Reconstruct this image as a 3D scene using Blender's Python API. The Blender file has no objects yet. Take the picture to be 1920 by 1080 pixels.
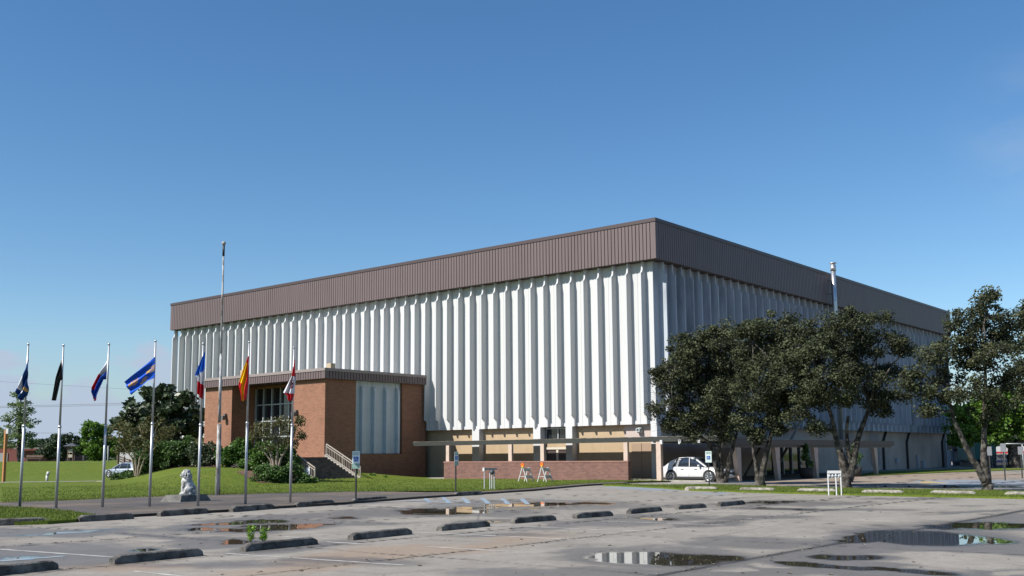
import bpy, bmesh, math, random
import numpy as np
from mathutils import Vector, Matrix
random.seed(7); RNG = np.random.default_rng(7)
SC = bpy.context.scene
COL = SC.collection
R = math.radians

# ------------------------------------------------------------------ camera
F, CX, CY = 1936.2428, 983.0807, 614.8205
FW = np.array([0.768219, 0.628315, 0.122716]); RT = np.array([0.633904, -0.773363, -0.008649]); UP = np.array([-0.08947, -0.084434, 0.992404])
HC = 1.791
EYE = np.array([0, 0, HC])
cd = bpy.data.cameras.new('camera'); cam = bpy.data.objects.new('camera', cd); COL.objects.link(cam); SC.camera = cam
cd.sensor_fit = 'HORIZONTAL'; cd.sensor_width = 36.0; cd.lens = 36.0 * F / 1920
cd.shift_x = -(CX - 960) / 1920; cd.shift_y = (CY - 540) / 1920
cd.clip_start = 0.2; cd.clip_end = 6000
cam.matrix_world = Matrix(((RT[0], UP[0], -FW[0], 0), (RT[1], UP[1], -FW[1], 0), (RT[2], UP[2], -FW[2], HC), (0, 0, 0, 1)))

# ------------------------------------------------------------------ light
SUN_EL = R(42); SUN_AZ = math.atan2(-0.930, 0.367)     # clockwise from +Y
sdir = Vector((math.sin(SUN_AZ) * math.cos(SUN_EL), math.cos(SUN_AZ) * math.cos(SUN_EL), math.sin(SUN_EL)))
sl = bpy.data.lights.new('sun', 'SUN'); sl.energy = 5.0; sl.angle = R(0.53); sl.color = (1.0, 0.955, 0.89)
so = bpy.data.objects.new('sun', sl); COL.objects.link(so); so.rotation_euler = sdir.to_track_quat('Z', 'Y').to_euler()
W = bpy.data.worlds.new('World'); SC.world = W; W.use_nodes = True
nt = W.node_tree; nt.nodes.clear()
def wn(t, **k):
    n = nt.nodes.new(t)
    for a, b in k.items(): setattr(n, a, b)
    return n
out = wn('ShaderNodeOutputWorld'); bg = wn('ShaderNodeBackground'); bg.inputs[1].default_value = 0.072
sky = wn('ShaderNodeTexSky', sky_type='NISHITA', sun_disc=False, sun_elevation=SUN_EL, sun_rotation=SUN_AZ, altitude=0, air_density=1.0, dust_density=0.25, ozone_density=3.0)
tc = wn('ShaderNodeTexCoord')
sep = wn('ShaderNodeSeparateXYZ'); nt.links.new(tc.outputs['Generated'], sep.inputs[0])
mp = wn('ShaderNodeMapping'); mp.inputs['Scale'].default_value = (1.0, 1.0, 2.2); nt.links.new(tc.outputs['Generated'], mp.inputs[0])
noi = wn('ShaderNodeTexNoise'); noi.inputs['Scale'].default_value = 13.0; noi.inputs['Detail'].default_value = 6; noi.inputs['Roughness'].default_value = 0.5
nt.links.new(mp.outputs[0], noi.inputs['Vector'])
def wmath(op, a, b=None, clamp=False):
    n = wn('ShaderNodeMath', operation=op); n.use_clamp = clamp
    for i, v in enumerate((a, b)):
        if v is None: continue
        if isinstance(v, (int, float)): n.inputs[i].default_value = v
        else: nt.links.new(v, n.inputs[i])
    return n.outputs[0]
def wramp(v, lo, hi):
    n = wn('ShaderNodeMapRange'); n.interpolation_type = 'SMOOTHSTEP'; nt.links.new(v, n.inputs[0])
    n.inputs[1].default_value = lo; n.inputs[2].default_value = hi; return n.outputs[0]
# low cloud bank towards the left of the view (direction +Y), fading upwards
low = wramp(sep.outputs[2], 0.19, 0.15)
edge = wmath('ADD', noi.outputs[0], wmath('MULTIPLY', wmath('SUBTRACT', 0.085, sep.outputs[2]), 4.5))
left = wramp(sep.outputs[1], 0.80, 0.86)
cl = wmath('MULTIPLY', wramp(edge, 0.44, 0.56), wmath('MULTIPLY', low, left))
# a thin wisp high on the right
dw = wn('ShaderNodeVectorMath', operation='DISTANCE'); nt.links.new(tc.outputs['Generated'], dw.inputs[0]); dw.inputs[1].default_value = (0.945, 0.19, 0.27)
wisp = wmath('MULTIPLY', wramp(dw.outputs['Value'], 0.10, 0.0), wmath('MULTIPLY', wramp(noi.outputs[0], 0.3, 0.8), 0.35))
cl = wmath('ADD', wmath('MULTIPLY', cl, 0.92), wisp, True)
mix = wn('ShaderNodeMix', data_type='RGBA'); nt.links.new(cl, mix.inputs[0])
hs = wn('ShaderNodeHueSaturation'); hs.inputs['Saturation'].default_value = 1.22; hs.inputs['Value'].default_value = 1.28
nt.links.new(sky.outputs[0], hs.inputs['Color']); hz = wn('ShaderNodeMix', data_type='RGBA'); nt.links.new(wmath('MULTIPLY', wramp(sep.outputs[2], 0.14, 0.0), 0.6), hz.inputs[0]); nt.links.new(hs.outputs[0], hz.inputs[6]); hz.inputs[7].default_value = (2.7, 3.75, 5.0, 1); nt.links.new(hz.outputs[2], mix.inputs[6]); mix.inputs[7].default_value = (4.5, 5.35, 6.7, 1)
nt.links.new(mix.outputs[2], bg.inputs[0]); nt.links.new(bg.outputs[0], out.inputs[0])
SC.view_settings.view_transform = 'Standard'; SC.view_settings.look = 'None'; SC.view_settings.exposure = 0.55; SC.view_settings.gamma = 1.0

# ------------------------------------------------------------------ measuring helpers (photo pixel -> metres in the place)
def ray(x, y): return FW * F + RT * (x - CX) - UP * (y - CY)
def G(x, y, z=0.0): d = ray(x, y); return EYE + d * ((z - HC) / d[2])
def onX(x, y, X): d = ray(x, y); return EYE + d * (X / d[0])
def onY(x, y, Y): d = ray(x, y); return EYE + d * (Y / d[1])
def at(x, y, dep): return EYE + ray(x, y) * (dep / F)
def depth(P): return float((np.array(P) - EYE) @ FW)

# ------------------------------------------------------------------ value noise in numpy
_perm = RNG.random((64, 64, 64))
def vnoise(x, y, z=0.0):
    x = np.asarray(x, float); y = np.asarray(y, float); z = np.asarray(z, float) + 0 * x
    xi, yi, zi = np.floor(x).astype(int), np.floor(y).astype(int), np.floor(z).astype(int)
    fx, fy, fz = x - xi, y - yi, z - zi
    fx, fy, fz = [f * f * (3 - 2 * f) for f in (fx, fy, fz)]
    def P(a, b, c): return _perm[(xi + a) & 63, (yi + b) & 63, (zi + c) & 63]
    r = 0
    for a in (0, 1):
        for b in (0, 1):
            for c in (0, 1):
                r = r + P(a, b, c) * (fx if a else 1 - fx) * (fy if b else 1 - fy) * (fz if c else 1 - fz)
    return r
def fbm(x, y, z=0.0, o=4):
    s = 0; a = .5
    for i in range(o): s = s + a * vnoise(x * 2 ** i + 17 * i, y * 2 ** i + 5 * i, z * 2 ** i); a *= .5
    return s / (1 - .5 ** o)
def sstep(a, b, x):
    t = np.clip((np.asarray(x, float) - a) / (b - a), 0, 1); return t * t * (3 - 2 * t)

# ------------------------------------------------------------------ materials
MATS = {}
def mat(name, col=(.5, .5, .5), rough=.6, metal=0., spec=.5, noise=None, bump=None, coat=0., trans=0., ior=1.45, emit=None):
    """noise=(scale, amount, darker colour) mixes a second colour in; bump=(scale, strength)"""
    if name in MATS: return MATS[name]
    m = bpy.data.materials.new(name); m.use_nodes = True; n = m.node_tree; b = n.nodes['Principled BSDF']
    b.inputs['Base Color'].default_value = (*col, 1); b.inputs['Roughness'].default_value = rough; b.inputs['Metallic'].default_value = metal
    b.inputs['Specular IOR Level'].default_value = spec; b.inputs['Coat Weight'].default_value = coat; b.inputs['Transmission Weight'].default_value = trans
    b.inputs['IOR'].default_value = ior
    tcn = n.nodes.new('ShaderNodeTexCoord')
    if noise:
        sc, lo, hi, c2 = noise[:4]
        mpn = n.nodes.new('ShaderNodeMapping'); n.links.new(tcn.outputs['Object'], mpn.inputs[0])
        if len(noise) > 4: mpn.inputs['Scale'].default_value = noise[4]
        if 'wheel_stop' in name:
            oi = n.nodes.new('ShaderNodeObjectInfo'); mu = n.nodes.new('ShaderNodeMath'); mu.operation = 'MULTIPLY'; mu.inputs[1].default_value = 50; n.links.new(oi.outputs['Random'], mu.inputs[0]); n.links.new(mu.outputs[0], mpn.inputs['Location'])
        t = n.nodes.new('ShaderNodeTexNoise'); t.inputs['Scale'].default_value = sc; t.inputs['Detail'].default_value = 8; t.inputs['Roughness'].default_value = .62
        n.links.new(mpn.outputs[0], t.inputs['Vector'])
        r = n.nodes.new('ShaderNodeMapRange'); r.inputs[1].default_value = lo; r.inputs[2].default_value = hi; n.links.new(t.outputs[0], r.inputs[0])
        x = n.nodes.new('ShaderNodeMix'); x.data_type = 'RGBA'; n.links.new(r.outputs[0], x.inputs[0])
        x.inputs[6].default_value = (*col, 1); x.inputs[7].default_value = (*c2, 1); n.links.new(x.outputs[2], b.inputs['Base Color'])
    if bump:
        t = n.nodes.new('ShaderNodeTexNoise'); t.inputs['Scale'].default_value = bump[0]; t.inputs['Detail'].default_value = 5; n.links.new(tcn.outputs['Object'], t.inputs['Vector'])
        bp = n.nodes.new('ShaderNodeBump'); bp.inputs['Strength'].default_value = bump[1]; bp.inputs['Distance'].default_value = .02
        n.links.new(t.outputs[0], bp.inputs['Height']); n.links.new(bp.outputs[0], b.inputs['Normal'])
    MATS[name] = m; return m
def attr_mat(name, cols, rough=.8, trans=.0, spec=.3, attr='tint'):
    """colour ramp over a per-face random attribute (leaves)"""
    m = bpy.data.materials.new(name); m.use_nodes = True; n = m.node_tree; b = n.nodes['Principled BSDF']
    a = n.nodes.new('ShaderNodeAttribute'); a.attribute_name = attr
    cr = n.nodes.new('ShaderNodeValToRGB'); el = cr.color_ramp.elements
    for i, c in enumerate(cols):
        e = el[i] if i < 2 else el.new(i / (len(cols) - 1))
        e.position = i / (len(cols) - 1); e.color = (*c, 1)
    n.links.new(a.outputs['Fac'], cr.inputs[0]); n.links.new(cr.outputs[0], b.inputs['Base Color'])
    b.inputs['Roughness'].default_value = rough; b.inputs['Specular IOR Level'].default_value = spec
    if trans:
        tl = n.nodes.new('ShaderNodeBsdfTranslucent'); n.links.new(cr.outputs[0], tl.inputs[0])
        mx = n.nodes.new('ShaderNodeMixShader'); mx.inputs[0].default_value = trans
        n.links.new(b.outputs[0], mx.inputs[1]); n.links.new(tl.outputs[0], mx.inputs[2]); n.links.new(mx.outputs[0], n.nodes['Material Output'].inputs[0])
    MATS[name] = m; return m
def brick_mat(name, c1, c2, mortar, axis='Y', scale=1.0):
    m = bpy.data.materials.new(name); m.use_nodes = True; n = m.node_tree; b = n.nodes['Principled BSDF']
    t = n.nodes.new('ShaderNodeTexCoord'); s = n.nodes.new('ShaderNodeSeparateXYZ'); c = n.nodes.new('ShaderNodeCombineXYZ')
    n.links.new(t.outputs['Object'], s.inputs[0])
    ad = n.nodes.new('ShaderNodeMath'); n.links.new(s.outputs[0], ad.inputs[0]); n.links.new(s.outputs[1], ad.inputs[1])
    n.links.new(ad.outputs[0], c.inputs[0]); n.links.new(s.outputs[2], c.inputs[1])
    br = n.nodes.new('ShaderNodeTexBrick'); n.links.new(c.outputs[0], br.inputs['Vector'])
    br.inputs['Scale'].default_value = 1.0; br.inputs['Brick Width'].default_value = .30 * scale; br.inputs['Row Height'].default_value = .105 * scale
    br.inputs['Mortar Size'].default_value = .012 * scale; br.inputs['Mortar Smooth'].default_value = .3; br.inputs['Bias'].default_value = -.2
    br.inputs['Color1'].default_value = (*c1, 1); br.inputs['Color2'].default_value = (*c2, 1); br.inputs['Mortar'].default_value = (*mortar, 1)
    no = n.nodes.new('ShaderNodeTexNoise'); no.inputs['Scale'].default_value = 1.1; no.inputs['Detail'].default_value = 9; no.inputs['Roughness'].default_value = .7
    n.links.new(t.outputs['Object'], no.inputs['Vector'])
    mr = n.nodes.new('ShaderNodeMapRange'); mr.inputs[1].default_value = .3; mr.inputs[2].default_value = .7; mr.inputs[3].default_value = .86; mr.inputs[4].default_value = 1.08
    n.links.new(no.outputs[0], mr.inputs[0])
    mx = n.nodes.new('ShaderNodeMix'); mx.data_type = 'RGBA'; mx.blend_type = 'MULTIPLY'; mx.inputs[0].default_value = 1
    n.links.new(br.outputs[0], mx.inputs[6]); n.links.new(mr.outputs[0], mx.inputs[7]); n.links.new(mx.outputs[2], b.inputs['Base Color'])
    b.inputs['Roughness'].default_value = .9
    MATS[name] = m; return m

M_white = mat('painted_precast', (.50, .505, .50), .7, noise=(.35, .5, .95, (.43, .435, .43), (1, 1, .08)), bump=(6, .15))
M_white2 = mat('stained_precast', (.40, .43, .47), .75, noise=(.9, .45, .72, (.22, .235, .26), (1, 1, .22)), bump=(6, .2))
M_fascia = mat('brown_sheet_metal', (.135, .100, .098), .5, noise=(.6, .4, .8, (.115, .085, .082), (1, 1, .2)), spec=.4)
M_fascia_d = mat('brown_flashing', (.065, .045, .043), .45)
M_tan = mat('tan_stucco', (.40, .30, .19), .9, noise=(.8, .45, .7, (.34, .25, .155), (1, 1, .5)), bump=(40, .3))
M_taupe = mat('taupe_stucco', (.42, .35, .295), .9, noise=(.5, .4, .75, (.28, .23, .195), (1, 1, .5)), bump=(40, .3))
M_brick = brick_mat('orange_brick', (.265, .116, .066), (.185, .077, .045), (.235, .15, .095))
M_brick2 = brick_mat('wine_brick', (.185, .088, .068), (.11, .050, .042), (.18, .12, .10))
M_green = mat('green_painted_steel', (.032, .034, .029), .6, noise=(2, .4, .8, (.022, .024, .02)))
M_rust = mat('chalky_roof_edge', (.26, .23, .18), .8, noise=(3, .4, .6, (.09, .07, .05)))
M_col = mat('beige_painted_column', (.50, .39, .32), .75, noise=(2, .45, .8, (.40, .30, .24)))
M_dark = mat('dark_brown_door', (.06, .045, .04), .5)
M_black = mat('black_metal', (.02, .02, .02), .5)
M_glass = mat('dark_window_glass', (.012, .016, .02), .04, spec=.9)
M_alu = mat('brushed_aluminium', (.55, .56, .57), .38, metal=.85)
M_poles = mat('galvanised_pole', (.42, .43, .44), .42, metal=.45, noise=(3, .4, .8, (.45, .46, .47), (1, 1, .3)))
M_oldpole = mat('weathered_peeling_pole', (.42, .42, .41), .7, noise=(5, .46, .60, (.14, .12, .10), (1, 1, .35)))
M_frame = mat('light_metal_frame', (.42, .45, .44), .5, metal=.3)
M_conc = mat('pale_concrete', (.36, .335, .295), .9, noise=(2.2, .38, .68, (.20, .185, .16)), bump=(30, .5))
M_stop = mat('shaded_weathered_wheel_stop', (.17, .158, .14), .92, noise=(3.0, .36, .60, (.045, .042, .038)), bump=(25, .8))  # mildewed concrete, base colour darkened further to stand for the shaded front faces
M_stopl = mat('pale_wheel_stop', (.34, .31, .265), .92, noise=(4.0, .40, .64, (.12, .11, .095)), bump=(25, .8))
M_steps = mat('dark_step_concrete', (.13, .115, .10), .95, noise=(3, .4, .7, (.05, .045, .035)), bump=(20, .6))  # dark mottled concrete of the steps and left cheek wall
M_rail = mat('pale_painted_rail', (.36, .32, .27), .6)
M_bark = mat('mottled_bark', (.135, .12, .10), .95, noise=(4.0, .38, .56, (.022, .019, .016)), bump=(9, 1.0))
M_bark2 = mat('smooth_pale_bark', (.27, .22, .165), .9, noise=(3.5, .4, .65, (.22, .17, .12), (1, 1, .3)))
M_stone = mat('white_cast_stone', (.52, .52, .50), .85, noise=(8.0, .44, .62, (.13, .13, .125)), bump=(18, .7))
M_carw = mat('white_car_paint', (.58, .58, .58), .25, coat=.7)
M_carg = mat('silver_car_paint', (.32, .36, .42), .3, metal=.3, coat=.6)
M_carglass = mat('car_glass', (.02, .03, .05), .05, spec=.8)
M_tyre = mat('black_tyre', (.018, .018, .018), .85)
M_trim = mat('black_plastic', (.025, .025, .026), .6)
M_rim = mat('alloy_rim', (.55, .56, .57), .3, metal=.8)
M_chrome = mat('chrome', (.7, .7, .7), .15, metal=1.)
M_red = mat('red_lens', (.40, .02, .015), .25)
M_lamp = mat('clear_headlamp', (.55, .57, .6), .1)
M_orange = mat('orange_lens', (.85, .16, .02), .3)
M_wplast = mat('white_plastic', (.52, .52, .51), .5)
M_stripe = mat('faded_red_stripe', (.28, .10, .07), .6)
M_signb = mat('sign_blue', (.02, .10, .42), .5)
M_signw = mat('sign_white', (.66, .74, .70), .5)
M_signg = mat('sign_faded_green', (.22, .36, .30), .5)
M_soil = mat('brown_mulch', (.17, .095, .06), .95, noise=(6, .35, .65, (.07, .04, .025)), bump=(30, 1.0))
M_wood = mat('brown_timber', (.17, .12, .085), .85, noise=(3, .4, .7, (.10, .07, .05)))
M_orgpost = mat('orange_stained_post', (.36, .16, .06), .7)
M_redwall = mat('dark_red_siding', (.17, .055, .045), .8, noise=(.3, .4, .8, (.13, .04, .035)))
M_roofgrey = mat('grey_shingle', (.22, .22, .22), .9)
M_greenbox = mat('teal_container', (.03, .14, .12), .5)

# ------------------------------------------------------------------ object helpers
def setp(o, label=None, cat=None, group=None, kind=None):
    if label: o['label'] = label
    if cat: o['category'] = cat
    if group: o['group'] = group
    if kind: o['kind'] = kind
    return o
def empty(name, loc, label=None, cat=None, group=None, rz=0.):
    o = bpy.data.objects.new(name, None); COL.objects.link(o); o.location = tuple(map(float, loc)); o.rotation_euler = (0, 0, rz); o.empty_display_size = .3
    return setp(o, label, cat, group)
def mesh_obj(name, me, mats, parent=None, world=True):
    """vertices given in world metres; if parented they are moved into the parent's space"""
    o = bpy.data.objects.new(name, me); COL.objects.link(o)
    for m in (mats if isinstance(mats, (list, tuple)) else [mats]): me.materials.append(m)
    if parent is not None:
        o.parent = parent
        if world:
            chain = Matrix.Identity(4); p = parent
            while p is not None: chain = Matrix.LocRotScale(p.location, p.rotation_euler, p.scale) @ chain; p = p.parent
            me.transform(chain.inverted())
    return o
def fast(name, V, Fc, mats, parent=None, tint=None, mi=None, smooth=False, attrs=None, loc=None, world=True):
    """V (n,3), Fc (m,k) same-size faces"""
    V = np.asarray(V, np.float32); Fc = np.asarray(Fc, np.int32)
    me = bpy.data.meshes.new(name); me.vertices.add(len(V)); me.vertices.foreach_set('co', V.ravel())
    m, k = Fc.shape
    me.loops.add(m * k); me.loops.foreach_set('vertex_index', Fc.ravel())
    me.polygons.add(m); me.polygons.foreach_set('loop_start', np.arange(m, dtype=np.int32) * k)
    me.polygons.foreach_set('loop_total', np.full(m, k, np.int32))
    if mi is not None: me.polygons.foreach_set('material_index', np.asarray(mi, np.int32))
    if smooth: me.polygons.foreach_set('use_smooth', np.ones(m, bool))
    me.update(calc_edges=True); me.validate()
    if tint is not None:
        a = me.attributes.new('tint', 'FLOAT', 'FACE'); a.data.foreach_set('value', np.asarray(tint, np.float32))
    for kk, v in (attrs or {}).items():
        a = me.attributes.new(kk, 'FLOAT', 'POINT'); a.data.foreach_set('value', np.asarray(v, np.float32))
    o = mesh_obj(name, me, mats, parent, world)
    return o
class MB:
    """mesh builder: collects shapes (world metres) and links ONE mesh object"""
    def __init__(s): s.v = []; s.f = []; s.m = []; s.sm = []
    def add(s, vs, fs, mi=0, smooth=False):
        b = len(s.v); s.v += [tuple(map(float, v)) for v in vs]
        for f in fs: s.f.append([i + b for i in f]); s.m.append(mi); s.sm.append(smooth)
        return s
    def box(s, x0, x1, y0, y1, z0, z1, mi=0):
        x0, x1 = sorted((x0, x1)); y0, y1 = sorted((y0, y1)); z0, z1 = sorted((z0, z1))
        v = [(x0, y0, z0), (x1, y0, z0), (x1, y1, z0), (x0, y1, z0), (x0, y0, z1), (x1, y0, z1), (x1, y1, z1), (x0, y1, z1)]
        return s.add(v, [(0, 3, 2, 1), (4, 5, 6, 7), (0, 1, 5, 4), (1, 2, 6, 5), (2, 3, 7, 6), (3, 0, 4, 7)], mi)
    def bar(s, a, b, w, h=None, mi=0, up=(0, 0, 1)):
        a = Vector(tuple(a)); b = Vector(tuple(b)); h = h or w; d = (b - a).normalized(); u = Vector(up)
        if abs(d.dot(u)) > .99: u = Vector((1, 0, 0))
        sx = d.cross(u).normalized() * (w / 2); sz = sx.cross(d).normalized() * (h / 2)
        v = []
        for p in (a, b):
            for i, j in ((-1, -1), (1, -1), (1, 1), (-1, 1)): v.append(p + sx * i + sz * j)
        return s.add(v, [(0, 1, 2, 3), (7, 6, 5, 4), (0, 4, 5, 1), (1, 5, 6, 2), (2, 6, 7, 3), (3, 7, 4, 0)], mi)
    def tube(s, pts, rad, n=8, mi=0, cap=True, smooth=True):
        pts = [Vector(tuple(p)) for p in pts]; rad = rad if hasattr(rad, '__len__') else [rad] * len(pts)
        rings = []; pu = None
        for i, p in enumerate(pts):
            d = (pts[min(i + 1, len(pts) - 1)] - pts[max(i - 1, 0)]).normalized()
            if pu is None: pu = d.orthogonal().normalized()
            else: pu = (pu - d * pu.dot(d)).normalized() if (pu - d * pu.dot(d)).length > 1e-6 else d.orthogonal().normalized()
            pv = d.cross(pu)
            rings.append([p + (pu * math.cos(2 * math.pi * k / n) + pv * math.sin(2 * math.pi * k / n)) * rad[i] for k in range(n)])
        v = [q for r in rings for q in r]; f = []
        for i in range(len(pts) - 1):
            for k in range(n): f.append((i * n + k, i * n + (k + 1) % n, (i + 1) * n + (k + 1) % n, (i + 1) * n + k))
        s.add(v, f, mi, smooth)
        if cap:
            b = len(s.v) - len(v); s.f.append([b + k for k in range(n)][::-1]); s.m.append(mi); s.sm.append(False)
            s.f.append([b + (len(pts) - 1) * n + k for k in range(n)]); s.m.append(mi); s.sm.append(False)
        return s
    def prism(s, poly, axis, a, b, mi=0, smooth=False):
        """poly of 2D points in the plane normal to axis, extruded a..b"""
        def P(u, v, t): return {'x': (t, u, v), 'y': (u, t, v), 'z': (u, v, t)}[axis]
        n = len(poly); v = [P(u, w, a) for u, w in poly] + [P(u, w, b) for u, w in poly]
        s.add(v, [(i, (i + 1) % n, n + (i + 1) % n, n + i) for i in range(n)], mi, smooth)
        k = len(s.v) - 2 * n; s.f += [[k + i for i in range(n)][::-1], [k + n + i for i in range(n)]]; s.m += [mi, mi]; s.sm += [False, False]
        return s
    def ball(s, c, r, mi=0, n=10, sc=(1, 1, 1)):
        c = Vector(tuple(c)); v = []; f = []
        for i in range(n + 1):
            t = math.pi * i / n
            for k in range(2 * n):
                p = math.pi * k / n; v.append(c + Vector((math.sin(t) * math.cos(p) * sc[0], math.sin(t) * math.sin(p) * sc[1], math.cos(t) * sc[2])) * r)
        for i in range(n):
            for k in range(2 * n): f.append((i * 2 * n + k, (i + 1) * 2 * n + k, (i + 1) * 2 * n + (k + 1) % (2 * n), i * 2 * n + (k + 1) % (2 * n)))
        return s.add(v, f, mi, True)
    def build(s, name, mats, parent=None, label=None, cat=None, group=None, kind=None, bevel=0, world=True):
        me = bpy.data.meshes.new(name); me.from_pydata(s.v, [], s.f)
        me.polygons.foreach_set('material_index', s.m); me.polygons.foreach_set('use_smooth', s.sm)
        bm = bmesh.new(); bm.from_mesh(me); bmesh.ops.remove_doubles(bm, verts=bm.verts, dist=1e-5); bmesh.ops.recalc_face_normals(bm, faces=bm.faces); bm.to_mesh(me); bm.free()
        o = mesh_obj(name, me, mats, parent, world)
        if bevel:
            b = o.modifiers.new('bevel', 'BEVEL'); b.width = bevel; b.segments = 2; b.limit_method = 'ANGLE'
        return setp(o, label, cat, group, kind)
def kids(o): return [c for c in bpy.data.objects if c.parent == o]
def copy_tree(o, parent=None):
    c = o.copy(); COL.objects.link(c); c.parent = parent
    for ch in kids(o): copy_tree(ch, c)
    return c
def text_mesh(name, txt, size, M, mat_, parent, depth_=.002, align='CENTER'):
    cu = bpy.data.curves.new(name, 'FONT'); cu.body = txt; cu.size = size; cu.align_x = align; cu.align_y = 'CENTER'; cu.extrude = depth_
    t = bpy.data.objects.new(name, cu); COL.objects.link(t)
    dg = bpy.context.evaluated_depsgraph_get(); me = bpy.data.meshes.new_from_object(t.evaluated_get(dg))
    bpy.data.objects.remove(t); bpy.data.curves.remove(cu); me.transform(M); me.name = name
    me.materials.clear()
    return mesh_obj(name, me, mat_, parent, True)
def face_frame(pos, nrm):
    """matrix whose local x runs right, y up, z towards the viewer"""
    n = Vector(nrm).normalized(); x = Vector((0, 0, 1)).cross(n).normalized(); y = n.cross(x)
    return Matrix(((x.x, y.x, n.x, pos[0]), (x.y, y.y, n.y, pos[1]), (x.z, y.z, n.z, pos[2]), (0, 0, 0, 1)))

# ================================================================== GROUND
def lot_mat(name, base, dry2, dark=(.085, .080, .078), polymul=1.0):
    m = bpy.data.materials.new(name); m.use_nodes = True; n = m.node_tree; L = n.links; b = n.nodes['Principled BSDF']
    def N(t, **k):
        q = n.nodes.new(t)
        for a, v in k.items(): setattr(q, a, v)
        return q
    def A(nm): q = N('ShaderNodeAttribute'); q.attribute_name = nm; return q.outputs['Fac']
    def mixc(f, c1, c2, blend='MIX'):
        q = N('ShaderNodeMix', data_type='RGBA', blend_type=blend)
        for i, v in ((0, f), (6, c1), (7, c2)):
            if isinstance(v, (int, float)): q.inputs[i].default_value = v
            elif isinstance(v, tuple): q.inputs[i].default_value = (*v, 1)
            else: L.new(v, q.inputs[i])
        return q.outputs[2]
    def rng(v, a, c, lo=0., hi=1.):
        q = N('ShaderNodeMapRange'); L.new(v, q.inputs[0]); q.inputs[1].default_value = a; q.inputs[2].default_value = c; q.inputs[3].default_value = lo; q.inputs[4].default_value = hi; return q.outputs[0]
    def noise(s, d=8, r=.65, sc=None):
        q = N('ShaderNodeTexNoise'); q.inputs['Scale'].default_value = s; q.inputs['Detail'].default_value = d; q.inputs['Roughness'].default_value = r
        mp_ = N('ShaderNodeMapping'); L.new(tcn.outputs['Object'], mp_.inputs[0]); L.new(mp_.outputs[0], q.inputs['Vector'])
        if sc: mp_.inputs['Scale'].default_value = sc
        return q.outputs[0]
    tcn = N('ShaderNodeTexCoord')
    c = mixc(rng(noise(.22), .35, .68), base, dry2)
    c = mixc(rng(noise(1.3, 9, .75), .42, .72, 0, .7), c, (base[0] * .60, base[1] * .58, base[2] * .55)); c = mixc(rng(noise(5.5, 8, .8), .48, .70, 0, .5), c, (base[0] * .55, base[1] * .52, base[2] * .48)); c = mixc(rng(noise(.6, 6, .7), .52, .7, 0, .5), c, (base[0] * 1.22, base[1] * 1.22, base[2] * 1.22))
    c = mixc(rng(noise(26, 5, .85), .5, .72, 0, .55), c, (.20, .19, .18))
    c = mixc(rng(noise(60, 2, .8), .64, .74, 0, .6), c, (.46, .44, .40)); c = mixc(rng(noise(13, 7, .85), .5, .66, 0, .45), c, (base[0] * .5, base[1] * .48, base[2] * .45))
    vo = N('ShaderNodeTexVoronoi', feature='DISTANCE_TO_EDGE'); vo.inputs['Scale'].default_value = .16
    wq = N('ShaderNodeMix', data_type='VECTOR'); wq.inputs[0].default_value = .04
    nz = N('ShaderNodeTexNoise'); nz.inputs['Scale'].default_value = 1.2; nz.inputs['Detail'].default_value = 6; L.new(tcn.outputs['Object'], nz.inputs['Vector'])
    L.new(tcn.outputs['Object'], wq.inputs[4]); L.new(nz.outputs['Color'], wq.inputs[5]); L.new(wq.outputs[1], vo.inputs['Vector'])
    c = mixc(rng(vo.outputs[0], .0, .0045, .7, 0.), c, (.13, .12, .11))
    c = mixc(A('tan'), c, (.27, .195, .135)); c = mixc(A('blue'), c, (.20, .24, .29)); c = mixc(A('yellow'), c, (.45, .32, .09))
    damp = A('damp'); pool = A('pool')
    c = mixc(damp, c, mixc(.66, c, dark)); c = mixc(A('joint'), c, (.035, .033, .03)); c = mixc(pool, c, (.045, .038, .029))
    L.new(c, b.inputs['Base Color'])
    r0 = N('ShaderNodeMix'); r0.inputs[2].default_value = .93; r0.inputs[3].default_value = .48; L.new(damp, r0.inputs[0])
    r1 = N('ShaderNodeMix'); L.new(pool, r1.inputs[0]); L.new(r0.outputs[0], r1.inputs[2]); r1.inputs[3].default_value = .012; L.new(r1.outputs[0], b.inputs['Roughness'])
    sp = N('ShaderNodeMix'); L.new(pool, sp.inputs[0]); sp.inputs[2].default_value = .12; sp.inputs[3].default_value = .55; L.new(sp.outputs[0], b.inputs['Specular IOR Level'])
    bp = N('ShaderNodeBump'); bp.inputs['Distance'].default_value = .01; L.new(noise(30, 6, .7), bp.inputs['Height'])
    st = N('ShaderNodeMath', operation='MULTIPLY_ADD'); L.new(pool, st.inputs[0]); st.inputs[1].default_value = -.5; st.inputs[2].default_value = .5; st.use_clamp = True
    L.new(st.outputs[0], bp.inputs['Strength']); L.new(bp.outputs[0], b.inputs['Normal'])
    MATS[name] = m; return m
M_lot = lot_mat('weathered_concrete_paving', (.305, .280, .243), (.25, .228, .198))
M_plaza = lot_mat('grey_asphalt_plaza', (.125, .11, .098), (.095, .083, .075))

def project(X, Y, Z):
    d0, d1, d2 = X, Y, Z - HC
    z = d0 * FW[0] + d1 * FW[1] + d2 * FW[2]; z = np.maximum(z, .5)
    return CX + F * (d0 * RT[0] + d1 * RT[1] + d2 * RT[2]) / z, CY - F * (d0 * UP[0] + d1 * UP[1] + d2 * UP[2]) / z

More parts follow.
